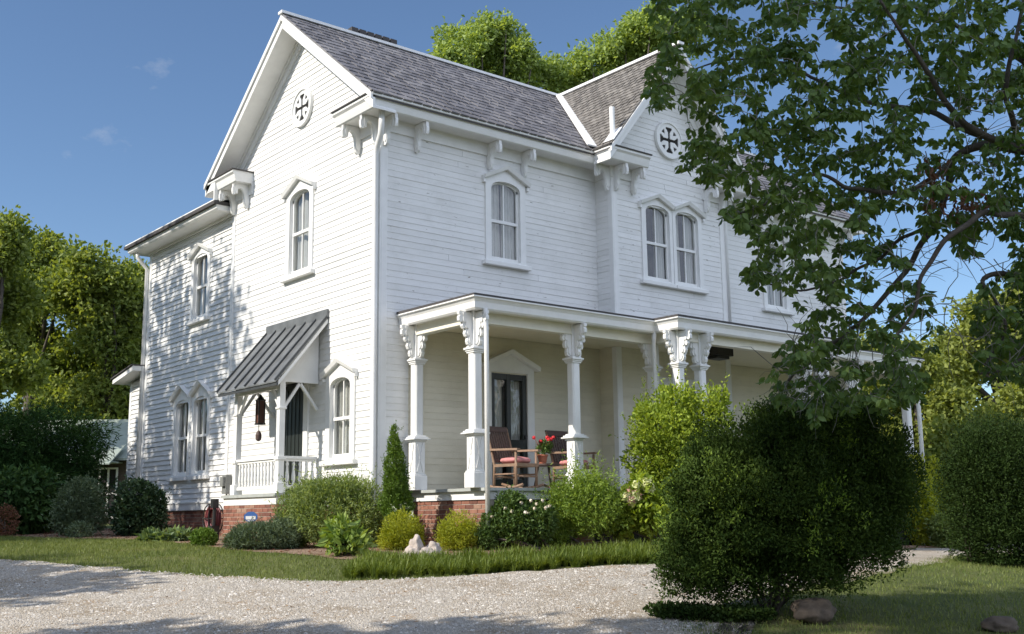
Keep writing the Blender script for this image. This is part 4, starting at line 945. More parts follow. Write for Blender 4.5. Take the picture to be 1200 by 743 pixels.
shade_tree(-18, -8.6, 20.5, 4.4, 13.0, 9000, 'tall high crowned shade tree beside the drive opposite the dogwood', .3)
shade_tree(-24, -9.5, 24.0, 4.2, 16.0, 6000, 'shade tree in the second row beside the drive')
shade_tree(-19, -15.0, 17.0, 4.6, 4.0, 11000, 'tall shade tree beside the drive behind the camera')

# ------------------------------------------------------------ outbuilding at the left
P0 = at(138, 590, 40); ob = empty('outbuilding', (P0.x, P0.y, gz(P0.x, P0.y)), 'low brown outbuilding with pale green metal roof, half hidden behind the dark yew', 'outbuilding')
bx, by, bz = P0.x, P0.y, gz(P0.x, P0.y)
ux = Vector((CR.x, CR.y, 0)).normalized(); uy = Vector((CF.x, CF.y, 0)).normalized()
class FrO(Fr): pass
OB = Fr((bx, by, bz), ux, -uy)       # u along the picture, n towards the camera
mb = MB(); mb.fbox(OB, -6, 2.6, -5, 0, 0, 2.35); mb.build('wall', M['shed_brick'], ob)
mb = MB(); mb.prism([(.45, 2.25), (-2.6, 3.9), (-5.4, 2.25), (-5.4, 2.33), (-2.6, 4.0), (.45, 2.33)], lambda a, b, c: OB(c, a, b), -6.4, 2.8)
mb.build('roof', M['shed_roof'], ob)
mb = MB(); mb.fbox(OB, -1.2, .1, 0, 1.5, 2.15, 2.2); mb.hexa([OB(-1.3, 1.6, 2.05), OB(.2, 1.6, 2.05), OB(.2, 0, 2.8), OB(-1.3, 0, 2.8), OB(-1.3, 1.6, 2.1), OB(.2, 1.6, 2.1), OB(.2, 0, 2.86), OB(-1.3, 0, 2.86)]); mb.build('entry_roof', M['shed_roof'], ob)
mb = MB(); mb.fbox(OB, -1.0, -.05, 0, .06, .2, 2.0); wq = mb.build('window', M['dark'], ob)
mb = MB()
for a in (-1.0, -.72, -.4, -.09): mb.fbox(OB, a, a+.07, .06, .09, .2, 2.0)
for z in (.2, 1.05, 1.95): mb.fbox(OB, -1.0, -.02, .065, .085, z, z+.06)
mb.build('frame', M['trim'], wq)

# ------------------------------------------------------------ shrubs and plants
def P2(px, py, d): p = at(px, py, d); return p.x, p.y
def lobes_px(x, y, spec):      # spec in photo pixels, (px, py, rx_px, rz_px[, depth]) converted at the plant's own distance
    z = gz(x, y); d = (Vector((x, y, z))-CAM).dot(CF); out = []
    for s in spec:
        p = at(s[0], s[1], d+(s[4] if len(s) > 4 else 0)); k = d/FPX
        out.append((p.x-x, p.y-y, p.z-z, s[2]*k, s[2]*k, s[3]*k))
    return out
def sh(name, xy, label, cat, spec, *a, **k): return shrub(name, xy[0], xy[1], label, cat, lobes_px(xy[0], xy[1], spec), *a, **k)
# left border
sh('yew_shrub', (-3.0, 14.0), 'broad dark feathery yew at far left in front of the outbuilding', 'shrub', [(10, 530, 60, 45), (60, 520, 60, 40, .5), (84, 532, 28, 30), (-30, 530, 60, 50), (40, 575, 80, 40)], 44000, .15, .026, 'leaf_yew', up=.1, droop=.35, shell=.35, clumps=1100, cl_r=.26)
sh('viburnum_shrub', (-2.9, 11.4), 'leafy green shrub with drooping leaf tiers at the left edge', 'shrub', [(35, 570, 32, 26), (10, 575, 30, 28, -.3), (20, 605, 45, 26), (48, 600, 24, 24), (-15, 590, 40, 40)], 4200, .17, .075, 'leaf_rhodo', droop=.7, shell=.45, full=True)
sh('privet_shrub', (-2.2, 9.0), 'loose grey green shrub between the leafy shrub and the dark camellia', 'shrub', [(95, 580, 22, 22), (90, 605, 26, 22), (112, 605, 16, 20), (76, 600, 14, 22)], 5500, .085, .03, 'leaf_greygreen', shell=.6, sprigs=90, sl=.35)
sh('camellia_shrub', (-1.1, 7.7), 'dark glossy upright camellia against the rear wing', 'shrub', [(162, 585, 24, 26), (165, 608, 30, 22), (150, 605, 20, 24), (182, 592, 14, 20)], 6000, .085, .045, 'leaf_camellia', shell=.55, full=True, sprigs=50, sl=.3)
sh('small_shrub', (-2.6, 8.2), 'small pale grey green plant at the lawn edge before the loose shrub', 'plant', [(92, 622, 16, 10)], 900, .07, .025, 'leaf_greygreen', ns=4)
sh('barberry_shrub', (-3.3, 10.2), 'low dark purple shrub at the left edge of the border', 'shrub', [(2, 612, 18, 18)], 1500, .05, .03, 'dead_leaf', ns=4)
HG = 'variegated hostas along the rear wing'
for i, (px, sx) in enumerate(((178, 9), (197, 11), (214, 9))):
    x, y = at(px, 636, 21.6).x, at(px, 636, 21.6).y
    o = sh('hosta_plant', (x, y), ['pale hosta beside the dark camellia', 'largest pale hosta, middle of the three under the wing windows', 'pale hosta next to the round clipped shrub'][i], 'hosta', [(px, 633, sx*1.3, 8)], 220, .2, .10, 'leaf_hosta', ns=3, group=HG, up=.1, shell=.9, droop=.1)
sh('clipped_shrub', (-1.95, 2.65), 'small round bright green clipped shrub beside the hose reel', 'shrub', [(240, 631, 15, 12)], 2600, .05, .02, 'leaf_cypress', ns=4)
# gable bed
sh('lavender_plant', (-1.7, .95), 'low soft grey green herb mound in front of the brick stoop', 'plant', [(300, 630, 32, 16), (330, 628, 26, 18), (280, 636, 16, 10)], 7000, .09, .014, 'leaf_greygreen', up=.7, sprigs=160, sl=.14)
sh('feathery_shrub', (-.75, .45), 'wide airy sunlit shrub below the gable window', 'shrub', [(385, 600, 42, 38), (350, 608, 28, 30, .3), (420, 600, 34, 34), (400, 575, 30, 16), (362, 585, 18, 20), (430, 625, 26, 20)], 16000, .085, .018, 'leaf_soft', up=.6, shell=.65, ns=10, sprigs=420, sl=.36)
sh('broadleaf_plant', (-1.45, -1.35), 'bright light green broad leaved plant before the airy shrub', 'plant', [(404, 636, 22, 16), (400, 622, 14, 12), (420, 640, 10, 10)], 420, .19, .07, 'leaf_bright', ns=6, shell=.9, up=.4, full=True)
x, y = .02, -.75; z = gz(x, y); d = (Vector((x, y, z))-CAM).dot(CF)
sh('cypress_shrub', (x, y), 'narrow pointed green cypress at the porch corner by the downspout', 'conifer', [(464, 590, 19, 22), (464, 568, 15, 22), (463, 545, 11, 20), (462, 525, 7, 16), (462, 511, 3.4, 12)], 9000, .055, .018, 'leaf_cypress', up=.8, shell=.4, na=.2, nf=5, ns=3, sprigs=200, sl=.12)
GG = 'round golden shrubs before the porch pier'
sh('golden_shrub', (-.12, -1.25), 'round golden green shrub left of the pale stone', 'shrub', [(471, 622, 24, 21), (463, 630, 20, 16), (480, 632, 18, 16)], 6500, .05, .014, 'leaf_gold', up=.5, shell=.5, group=GG, na=.25, nf=4, sprigs=170, sl=.11)
sh('golden_shrub', (.42, -2.05), 'round golden green shrub right of the pale stone by the brick pier', 'shrub', [(538, 624, 22, 20), (531, 632, 18, 15), (547, 630, 16, 16)], 6000, .05, .014, 'leaf_gold', up=.5, shell=.5, group=GG, na=.25, nf=4, sprigs=170, sl=.11)
# porch bed
RS = sh('rose_shrub', (1.55, -2.75), 'dark leafed rose bush with cream blooms below the porch rocking chair', 'shrub', [(605, 612, 30, 26), (580, 615, 18, 22), (630, 612, 24, 24), (600, 590, 20, 14)], 8500, .06, .032, 'leaf_rose', shell=.65, full=True, sprigs=60, sl=.25)
def blooms(parent, lobes_abs, n, r, mat, name='bloom', top=.1):
    for i in range(n):
        mb = MB(); l = random.choice(lobes_abs); d = Vector((random.gauss(-.5, .6), random.gauss(-.8, .5), random.uniform(top, 1))).normalized()
        c = Vector((l[0]+d.x*l[3]*.98, l[1]+d.y*l[4]*.98, l[2]+d.z*l[5]*.98))
        for k in range(9):
            a = Vector((random.gauss(0, 1), random.gauss(0, 1), random.gauss(0, 1))).normalized(); b = a.orthogonal().normalized(); e = a.cross(b); q = c+a*r*.35
            mb.add([q+b*r*.7, q+e*r*.7, q-b*r*.7+a*r*.3, q-e*r*.7+a*r*.3], [(0, 1, 2, 3)])
        mb.build(name, M[mat], parent)
def abs_lobes(xy, spec):
    z = gz(*xy); return [(xy[0]+a, xy[1]+b, z+c, rx, ry, rz) for a, b, c, rx, ry, rz in lobes_px(xy[0], xy[1], spec)]
blooms(RS, abs_lobes((1.55, -2.75), [(605, 608, 28, 24), (630, 606, 22, 22), (585, 610, 16, 18)]), 13, .036, 'petal_white')
blooms(RS, abs_lobes((1.55, -2.75), [(622, 592, 18, 14)]), 3, .034, 'petal_white')
sh('perennial_clump', (2.75, -3.05), 'tall fresh green perennial clump in front of the second porch post', 'plant', [(690, 595, 34, 32), (668, 605, 24, 26), (712, 598, 22, 30), (685, 572, 20, 18), (655, 590, 14, 22)], 6000, .075, .024, 'leaf_perennial', up=.5, shell=.85, ns=14, sr=.008, sprigs=420, sl=.42)
HY = sh('hydrangea_shrub', (3.55, -3.55), 'yellow green hydrangea with faded flower heads beside the big boxwood', 'shrub', [(738, 598, 20, 26), (750, 575, 16, 18), (728, 618, 16, 16), (760, 600, 24, 26)], 2600, .11, .075, 'leaf_sun', shell=.7, full=True)
blooms(HY, abs_lobes((3.55, -3.55), [(740, 592, 18, 24), (752, 575, 14, 14)]), 12, .11, 'petal_yellow'); blooms(HY, abs_lobes((3.55, -3.55), [(740, 592, 18, 24)]), 5, .10, 'petal_pink')
sh('sunny_shrub', (4.9, -3.55), 'tall loose bright green shrub in front of the bay porch posts', 'shrub', [(795, 520, 50, 46), (770, 500, 34, 34, -.2), (825, 490, 34, 32), (760, 545, 26, 40), (845, 470, 14, 16), (790, 470, 26, 22), (755, 480, 12, 16), (820, 570, 50, 50), (780, 590, 40, 50)], 17000, .075, .036, 'leaf_sun', shell=.75, na=.35, nf=2.2, up=.45, ns=14, full=True, sprigs=230, sl=.45)
for (px, py, hh, ww, k, lab) in ((455, 640, 10, 12, 'leaf_perennial', 'small green seedling clump left of the golden shrub'), (570, 636, 14, 12, 'leaf_rose', 'low dark green plant between the golden shrub and the rose bush'), (345, 640, 10, 16, 'leaf_soft', 'low spreading plant at the foot of the airy shrub'), (650, 632, 14, 16, 'leaf_perennial', 'low green plant between the rose bush and the tall clump')):
    g_ = at(px, py, 19.2 if px < 560 else 19.0); sh('bedding_plant', (g_.x, min(g_.y, -2.9) if px > 560 else g_.y), lab, 'plant', [(px, py-hh*.4, ww, hh)], 700, .07, .022, k, ns=4, shell=.8, sprigs=40, sl=.2, group='small filler plants in the border')
# front right boxwood
BX = (-.35, -8.55)
bspec = [(864, 642, 78, 56, -.1), (968, 638, 88, 54), (892, 580, 98, 90), (980, 566, 84, 90, .3), (932, 515, 78, 52, .5), (834, 608, 58, 62, -.2), (858, 540, 46, 42), (812, 652, 44, 52, -.2), (1006, 604, 60, 60, .4), (905, 632, 92, 50, .3), (1030, 572, 40, 56, .6), (985, 505, 46, 36, .5)]
bo = empty('boxwood', (BX[0], BX[1], gz(*BX)), 'huge round dark green boxwood in the right foreground with bare stems at its foot', 'shrub')
foliage('foliage', bo, bumpy(abs_lobes(BX, bspec), 9, .40)+[(a, b, c, p*.9, q*.9, r*.9) for a, b, c, p, q, r in abs_lobes(BX, bspec)], 190000, .046, .020, 'leaf_box', shell=.30, na=.2, nf=2.6, up=.5, out=.6, clumps=3000, cl_r=.12, sprigs=500, sl=.11)
foliage('lit_tips', bo, bumpy(abs_lobes(BX, [l for l in bspec if l[0] < 950 and l[1] < 620]), 9, .42), 17000, .046, .018, 'leaf_lit_tips', shell=.08, na=.2, nf=2.6, up=1.0, out=.6, clumps=480, cl_r=.10, keep=lambda P: np.array([noise.noise((p[0]*1.7, p[1]*1.7, p[2]*1.7)) > -.02 for p in P]))  # sun on the upper left of the boxwood, put in as paler leaves
tops = [at(px, py, (Vector((BX[0], BX[1], gz(*BX)))-CAM).dot(CF)+random.uniform(-.3, .8)) for px, py in ((860, 600), (880, 580), (900, 590), (930, 560), (950, 590), (975, 580), (1000, 600), (850, 620), (1020, 610), (915, 570), (990, 560), (830, 610), (940, 600), (965, 560))]
for k in range(5): stems(bo, (BX[0]+random.uniform(-.45, .5), BX[1]+random.uniform(-.3, .3), gz(*BX)), tops[k*3:k*3+3] or tops[:3], .018, .008, 'bark')
RB = (8.0, -6.4)
sh('clipped_yew', RB, 'large dark clipped shrub cut off by the right edge of the photo', 'shrub', [(1180, 570, 66, 78), (1150, 590, 38, 66), (1215, 560, 60, 80), (1190, 630, 66, 40), (1145, 545, 30, 42)], 70000, .055, .022, 'leaf_clipped', shell=.36, na=.2, nf=1.6, up=.4, clumps=1500, cl_r=.26, sprigs=700, sl=.18)
YG = 'yellow shrubs along the far drive'
for i, (px, py, d, rx, rz, lab) in enumerate(((1096, 588, 27.0, 17, 46, 'bright yellow leaved shrub beyond the drive between the two dark shrubs'), (1070, 585, 26.0, 22, 52, 'yellow green shrub under the end porch posts'), (1108, 618, 25.5, 20, 14, 'low green shrub in front of the bright yellow one'))):
    p = at(px, 640, d); sh('far_shrub', (p.x, p.y), lab, 'shrub', [(px, py, rx, rz), (px+8, py+18, rx, rz*.7)], 3500, .11, .05, ['leaf_gold', 'leaf_gold', 'leaf_soft'][i], group=YG, shell=.7)
# small creeping plant under the boxwood
sh('ground_ivy', (-1.2, -8.4), 'low ivy creeping at the left foot of the boxwood', 'ivy', [(810, 716, 30, 7), (850, 722, 40, 8), (780, 714, 20, 5), (800, 730, 30, 6), (880, 728, 30, 7), (830, 738, 34, 6)], 3600, .05, .04, 'leaf_clipped', ns=3)

# ------------------------------------------------------------ dogwood in the right foreground
DW = at(1345, 700, 11.5); dz_ = gz(DW.x, DW.y)
dog = empty('dogwood_tree', (DW.x, DW.y, dz_), 'dogwood with drooping leafy branches reaching in from the right in front of the house', 'tree')
limbs = []
def limb(spec, r0, r1):
    pts = [at(*s) for s in spec]; out = []
    for i in range(len(pts)-1):
        p0, p1, p2, p3 = pts[max(i-1, 0)], pts[i], pts[i+1], pts[min(i+2, len(pts)-1)]
        for k in range(8):
            t = k/8; out.append(.5*((2*p1)+(p2-p0)*t+(2*p0-5*p1+4*p2-p3)*t*t+(3*p1-p0-3*p2+p3)*t**3))
    out.append(pts[-1]); n = len(out); rad = [r0+(r1-r0)*i/(n-1) for i in range(n)]
    out = [p+Vector((noise.noise(p*3), noise.noise(p*3+Vector((5, 5, 5))), noise.noise(p*3+Vector((9, 1, 4)))))*.05 for p in out]
    limbs.append((out, rad)); return out, rad
limb([(1345, 700, 11.5), (1335, 560, 11.5), (1320, 400, 11.4), (1290, 250, 11.3), (1270, 120, 11.2), (1250, -40, 11.2)], .13, .06)
limb([(1300, 300, 11.4), (1240, 200, 11.2), (1200, 178, 11.0), (1150, 160, 10.8), (1110, 118, 10.6), (1070, 60, 10.4), (1030, 0, 10.3)], .06, .012)
limb([(1200, 178, 11.0), (1150, 172, 11.2), (1120, 190, 11.3), (1100, 250, 11.4), (1060, 320, 11.4), (1010, 375, 11.3), (960, 415, 11.2), (925, 450, 11.1)], .05, .012)
limb([(1150, 162, 10.8), (1090, 130, 11.2), (1040, 125, 11.6), (980, 105, 12.0), (920, 75, 12.3), (860, 70, 12.5), (800, 85, 12.6)], .032, .007)
limb([(1120, 190, 11.3), (1060, 225, 11.0), (1000, 220, 10.8), (960, 205, 10.6), (900, 235, 10.5), (865, 250, 10.5)], .03, .008)
limb([(1290, 250, 11.3), (1230, 255, 10.8), (1180, 250, 10.4), (1130, 260, 10.2), (1085, 310, 10.2), (1070, 370, 10.2), (1040, 400, 10.2)], .045, .010)
limb([(1310, 330, 11.4), (1240, 330, 11.0), (1190, 322, 10.8), (1150, 325, 10.7), (1180, 380, 10.7), (1150, 430, 10.7)], .04, .010)
limb([(1270, 120, 11.2), (1210, 80, 11.6), (1140, 40, 11.9), (1070, 20, 12.1), (980, 10, 12.2), (890, -10, 12.3)], .035, .008)
limb([(1320, 420, 11.4), (1250, 400, 11.2), (1200, 420, 11.0), (1150, 440, 10.9)], .035, .008)
limb([(1100, 250, 11.4), (1030, 300, 11.6), (980, 330, 11.7), (930, 340, 11.8), (895, 330, 11.9)], .022, .007)
limb([(1200, 178, 11.0), (1180, 110, 10.8), (1190, 50, 10.7), (1200, -30, 10.6)], .035, .012)
LP = np.array([tuple(p) for o, _ in limbs for p in o]); LR = np.array([r for _, rr in limbs for r in rr])
poly = [(770, -60), (757, 20), (775, 60), (752, 95), (765, 128), (800, 130), (832, 142), (812, 165), (796, 192), (815, 212), (850, 212), (885, 212), (852, 235), (845, 252), (888, 272), (880, 300), (862, 325), (880, 342), (905, 330), (938, 350), (925, 385), (905, 410), (900, 445), (915, 480), (965, 492), (1015, 482), (1078, 470), (1098, 420), (1100, 372), (1095, 330), (1130, 300), (1150, 330), (1140, 370), (1150, 440), (1210, 460), (1320, 440), (1320, -60)]
def inside(x, y):
    c = False; j = len(poly)-1
    for i in range(len(poly)):
        (xi, yi), (xj, yj) = poly[i], poly[j]
        if (yi > y) != (yj > y) and x < (xj-xi)*(y-yi)/(yj-yi)+xi: c = not c
        j = i
    return c
gaps = [(1110, 170, 60, .7), (1150, 210, 40, .65), (1080, 270, 40, .6), (1030, 345, 40, .12), (1115, 335, 38, .08), (1165, 300, 24, .3), (960, 60, 32, .15), (1160, 120, 24, .6), (1060, 195, 30, .5), (1140, 250, 24, .5), (915, 130, 20, .3), (1080, 400, 30, .2), (1000, 425, 36, .5), (1060, 95, 22, .4), (820, 60, 20, .5), (870, 190, 16, .5)]
att = []
while len(att) < 2000:
    px, py = random.uniform(745, 1320), random.uniform(-60, 495)
    if not inside(px, py): continue
    pr = .9
    for gx, gy, gr, gp in gaps:
        if math.hypot(px-gx, py-gy) < gr: pr = min(pr, gp)
    pr *= .62+.9*max(0, noise.noise((px*.018, py*.018, 2.2))+.35)
    if random.random() < pr: att.append(at(px, py, random.uniform(9.9, 12.6)))
tw = MB(); lp, ldv, ll = [], [], []; nodes = [Vector(p) for p in LP]
for a in sorted(att, key=lambda a: float(np.min(np.sum((LP-np.array(a))**2, 1)))):
    A = np.array(nodes); dd = np.sum((A-np.array(a))**2, 1); i = int(np.argmin(dd)); s0 = nodes[i]; dist = math.sqrt(dd[i])
    if dist < .04: continue
    mid = s0.lerp(a, .5)+Vector((random.gauss(0, .08), random.gauss(0, .08), .10+random.gauss(0, .06)))*min(1, dist)
    r0 = min(.012, .003+.006*dist); path = [s0, s0.lerp(mid, .5)+Vector((0, 0, .02)), mid, mid.lerp(a, .6), a-Vector((0, 0, .03))]
    tw.tube(path, [r0, r0*.85, r0*.7, r0*.5, .002], 4, False)
    nodes += [path[2], path[3], a]
    for t in (1.0, random.uniform(.74, .9), random.uniform(.5, .7))[:3 if dist > .35 else 2]:     # whorls of hanging leaves at the twig's end and nodes
        node = mid.lerp(a, t*2-1); rot = random.uniform(0, 6.28); k_ = random.randint(6, 8)
        for k in range(k_):
            an_ = rot+6.283*k/k_+random.gauss(0, .25); out_ = random.uniform(.35, 1.0)
            q = node+Vector((math.cos(an_), math.sin(an_), 0))*random.uniform(.005, .05)+Vector((0, 0, random.gauss(0, .022)))
            lp.append(tuple(q)); ldv.append((math.cos(an_)*out_+random.gauss(0, .15), math.sin(an_)*out_+random.gauss(0, .15), random.uniform(-1.0, -.25))); ll.append(random.uniform(.06, .105))
# bare grey twigs on the lower side
for px0, py0, d0, n in ((960, 430, 11.1, 16), (1000, 400, 11.2, 12), (1090, 370, 10.3, 10), (1050, 300, 11.2, 10), (1170, 380, 10.7, 10), (1130, 190, 11.2, 12), (1080, 230, 11.2, 10), (1160, 130, 10.8, 10), (1140, 300, 10.6, 8)):
    for i in range(int(n*1.8)):
        p = at(px0+random.gauss(0, 26), py0+random.gauss(0, 16), d0+random.gauss(0, .3)); pts = [p]; d = Vector((random.gauss(-.3, .6), random.gauss(0, .6), random.gauss(-.1, .5))).normalized()
        for k in range(5):
            d = (d+Vector((random.gauss(0, .35), random.gauss(0, .35), random.gauss(-.08, .3)))).normalized(); pts.append(pts[-1]+d*random.uniform(.08, .16))
        tw.tube(pts, [.005, .0045, .004, .003, .002, .0015], 4, False)
mb = MB()
for o, r in limbs: mb.tube(o, r, 8)
mb.build('trunk', M['bark'], dog, True); tw.build('twigs', M['twig'], dog, True)
lp = np.array(lp); ll = np.array(ll); V, F = leaf_mesh(lp, np.array(ldv), ll, ll*.6, .16, .18, True); link_mesh('crown', V, F, M['leaf_dogwood'], dog)
dl, dv = [], []
for px0, py0, n in ((1098, 210, 60), (1130, 235, 70), (1095, 235, 40), (1160, 245, 25)):
    for i in range(n): dl.append(tuple(at(px0+random.gauss(0, 9), py0+random.gauss(0, 11), 10.9+random.gauss(0, .2)))); dv.append((random.gauss(0, .5), random.gauss(0, .5), -1))
V, F = leaf_mesh(np.array(dl), np.array(dv), .075, .035, .4, .3); o = link_mesh('dead_leaves', V, F, M['dead_leaf'], dog); o['label'] = 'withered brown leaf clusters'

# ------------------------------------------------------------ grass
def blades(name, pts, h, wd, mat, lean=.35, kind='stuff', parent=None, seg=1):
    P = np.array(pts); n = len(P); a = rng.uniform(0, 2*math.pi, n); hh = h*rng.uniform(.55, 1.25, n); dx = np.stack([np.cos(a), np.sin(a), np.zeros(n)], 1)
    le = rng.normal(size=(n, 3))*lean; le[:, 2] = 1; le = unit(le)
    tip = P+le*hh[:, None]; wv = dx*(wd*rng.uniform(.7, 1.3, n))[:, None]/2
    if seg == 1:
        V = np.stack([P-wv, P+wv, tip], 1).reshape(-1, 3); F = np.arange(3*n).reshape(-1, 3)
    else:
        m1 = P+le*(hh*.55)[:, None]*np.array([.55, .55, 1.15]); tip = P+le*hh[:, None]*np.array([1.6, 1.6, .75])
        V = np.stack([P-wv, P+wv, m1+wv*.8, m1-wv*.8, tip], 1).reshape(-1, 3); b = np.arange(n)[:, None]*5
        F = np.concatenate([b+np.array([[0, 1, 2]]), b+np.array([[0, 2, 3]]), b+np.array([[3, 2, 4]])], 0)
    o = link_mesh(name, V, F, M[mat], parent)
    if kind: tag(o, kind=kind)
    return o
def pip(poly_, x, y):
    c = np.zeros(len(x), bool); j = len(poly_)-1
    for i in range(len(poly_)):
        (xi, yi), (xj, yj) = poly_[i], poly_[j]
        c ^= ((yi > y) != (yj > y)) & (x < (xj-xi)*(y-yi)/((yj-yi) if yj != yi else 1e-9)+xi); j = i
    return c
def scatter(poly_, n, avoid=()):
    xs = [p[0] for p in poly_]; ys = [p[1] for p in poly_]; x = rng.uniform(min(xs), max(xs), n*3); y = rng.uniform(min(ys), max(ys), n*3)
    k = pip(poly_, x, y)
    for a in avoid: k &= ~pip(a, x, y)
    x, y = x[k][:n], y[k][:n]; return [(a, b, gz(a, b)) for a, b in zip(x, y)]
drive_poly = drA+drB[::-1]; bed_poly = bdI+bdO[::-1]
lawnL = [p for p in bdO if p[0] < -.8 and p[1] > -3.4]+[p for p in drA if p[1] < 13.5 and p[0] < -1.6][::-1]
lawnL = [p for p in bdO[:70]]+[p for p in drA if p[0] < -1.2][::-1]
blades('lawn_grass', scatter(lawnL, 70000, [drive_poly, bed_poly]), .055, .010, 'grass')
ed = [(x+rng.normal()*.10, y+rng.normal()*.10) for x, y in poly_sample([p for p in drA if p[0] < -2.4], 5200)]
ed += [(x+rng.normal()*.12, y+rng.normal()*.12) for x, y in poly_sample([p for p in drB if -3 < p[0] < 14], 7000)]
blades('lawn_grass', [(x, y, gz(x, y)) for x, y in ed], .06, .010, 'grass', .6)
lawnR = [p for p in drB if p[0] > -2.2 and p[0] < 26]+[(26, -14), (8, -16), (0, -15), (-3.5, -12)]
blades('lawn_grass', scatter(lawnR, 90000, [drive_poly]), .06, .011, 'grass')
lawnF = [p for p in drA if p[0] > 4]+[(34, 12), (15, 10), (14.5, -2.6), (9.5, -3.5)]
blades('lawn_grass', scatter(lawnF, 16000, [drive_poly, bed_poly]), .07, .014, 'grass')
# monkey grass edging between the bed and the drive
inner = [(-1.55, -2.2), (-.95, -2.95), (.3, -3.5), (2, -4.1), (3.2, -4.3)]; outer_ = [(-2.75, -3.45), (-1.9, -4.0), (-.75, -4.5), (1.2, -5.05), (3.2, -5.05)]
ip, op = poly_sample(inner, 40), poly_sample(outer_, 40)
def tufts(name, pts, per, ln, wd, mat):
    C_ = np.repeat(np.array(pts), per, 0); n = len(C_); a = rng.uniform(0, 2*math.pi, n); l_ = ln*rng.uniform(.6, 1.2, n)*np.repeat(rng.uniform(.75, 1.2, len(pts)), per); sp = rng.uniform(.25, 1.0, n)
    d = np.stack([np.cos(a), np.sin(a), np.zeros(n)], 1); sd = np.stack([-np.sin(a), np.cos(a), np.zeros(n)], 1); zz = np.array([0, 0, 1.]); rows = []
    C_ = C_+d*rng.uniform(0, .05, n)[:, None]
    for t, w_ in ((0, 1), (.35, 1), (.7, .8), (1, .12)):
        p = C_+d*(l_*sp*(t**1.5)*.75)[:, None]+zz*(l_*(t*(1.05-.15*sp)-.62*sp*t*t))[:, None]
        rows += [p-sd*wd*w_/2, p+sd*wd*w_/2]
    V = np.stack(rows, 1).reshape(-1, 3); b = np.arange(n)[:, None]*8
    F = np.concatenate([b+np.array([[2*k, 2*k+1, 2*k+3, 2*k+2]]) for k in range(3)], 0)
    return link_mesh(name, V, F, M[mat])
o = tufts('monkey_grass', scatter(ip+op[::-1], 720), 55, .23, .010, 'leaf_monkey')
tag(o, 'thick green strip of monkey grass edging the gravel before the porch', 'border grass', kind='stuff')
# loose stones on the drive
n = 24000; pts = np.array(scatter([(-9, 3), (-5.6, 1.9), (-4.2, -1.3), (-2.9, -3.65), (-.8, -4.65), (1.2, -5.25), (4, -5.3), (2, -7.2), (-.6, -8.2), (-3.3, -10), (-7.5, -9)], n)); n = len(pts)
r = rng.uniform(.006, .017, n)*rng.choice([1, 1, 1, 1.5], n); base = np.array([(1, 0, 0), (0, 1, 0), (-1, 0, 0), (0, -1, 0), (.1, .1, .75)])
V = []; an = rng.uniform(0, 6.28, n); sx = rng.uniform(.7, 1.4, n)
for b in base:
    x = b[0]*sx; y = b[1]/sx; V.append(np.stack([pts[:, 0]+r*(x*np.cos(an)-y*np.sin(an)), pts[:, 1]+r*(x*np.sin(an)+y*np.cos(an)), pts[:, 2]+.014+r*b[2]], 1))
V = np.stack(V, 1).reshape(-1, 3); b = np.arange(n)[:, None]*5; F = np.concatenate([b+np.array([[0, 1, 4]]), b+np.array([[1, 2, 4]]), b+np.array([[2, 3, 4]]), b+np.array([[3, 0, 4]])], 0)
tag(link_mesh('gravel_stones', V, F, M['pebble']), kind='stuff')
# fallen leaves and twigs on bed and drive
q = scatter(bed_poly, 5000); V, F = leaf_mesh(np.array(q)+np.array([0, 0, .016]), np.stack([rng.normal(size=len(q)), rng.normal(size=len(q)), rng.normal(size=len(q))*.12], 1), .07*rng.uniform(.5, 1.3, len(q)), .018, .1, .05)
tag(link_mesh('fallen_leaves', V, F, M['dead_leaf']), kind='stuff')

q = scatter(drive_poly, 9000); q = [p for p in q if -7 < p[0] < 4 and p[1] > -9.5 and noise.noise((p[0]*.9, p[1]*.9, 4)) > -.05]
V, F = leaf_mesh(np.array(q)+np.array([0, 0, .026]), np.stack([rng.normal(size=len(q)), rng.normal(size=len(q)), rng.normal(size=len(q))*.10], 1), .06*rng.uniform(.5, 1.4, len(q)), .012, .1, .05)
tag(link_mesh('pine_straw', V, F, M['straw']), kind='stuff')

# ------------------------------------------------------------ stones
def rock(name, x, y, parts, mat, label, cat='stone'):
    z = gz(x, y); bm = bmesh.new()
    for (dx, dy, dz, sx, sy, sz, seed) in parts:
        r = bmesh.ops.create_icosphere(bm, subdivisions=4, radius=1)
        for v in r['verts']:
            p = v.co.copy(); k = 1+.28*noise.noise(p*1.3+Vector((seed, 0, 0)))+.12*noise.noise(p*3.1+Vector((0, seed, 0)))+.05*noise.noise(p*8+Vector((seed,)*3))
            p = p*k; v.co = Vector((p.x*sx+dx, p.y*sy+dy, max(-.08, p.z*sz+dz)))
    me = bpy.data.meshes.new(name); bm.to_mesh(me); bm.free(); me.materials.append(M[mat])
    for p in me.polygons: p.use_smooth = True
    o = bpy.data.objects.new(name, me); col.objects.link(o); o.location = (x, y, z); return tag(o, label, cat)
uxv = ux
def off(a, b): v = ux*a+uy*b; return v.x, v.y
rock('pale_stone', -.93, -2.62, [(*off(-.04, 0), .17, .10, .10, .20, 3.1), (*off(-.10, -.03), .08, .16, .14, .13, 8.3), (*off(.10, -.02), .07, .15, .12, .11, 5.7), (*off(.20, .08), .13, .12, .12, .14, 1.4)], 'stone_white', 'knobbly pale pinkish stone lying between the two golden shrubs')
rock('brown_stone', -.35, -9.15, [(*off(0, 0), .12, .27, .20, .15, 2.2)], 'stone_brown', 'brown fieldstone under the huge boxwood')
rock('brown_stone', 1.0, -10.5, [(*off(0, 0), .05, .22, .16, .10, 6.2)], 'stone_brown', 'flat brown stone in the grass at the bottom right corner')

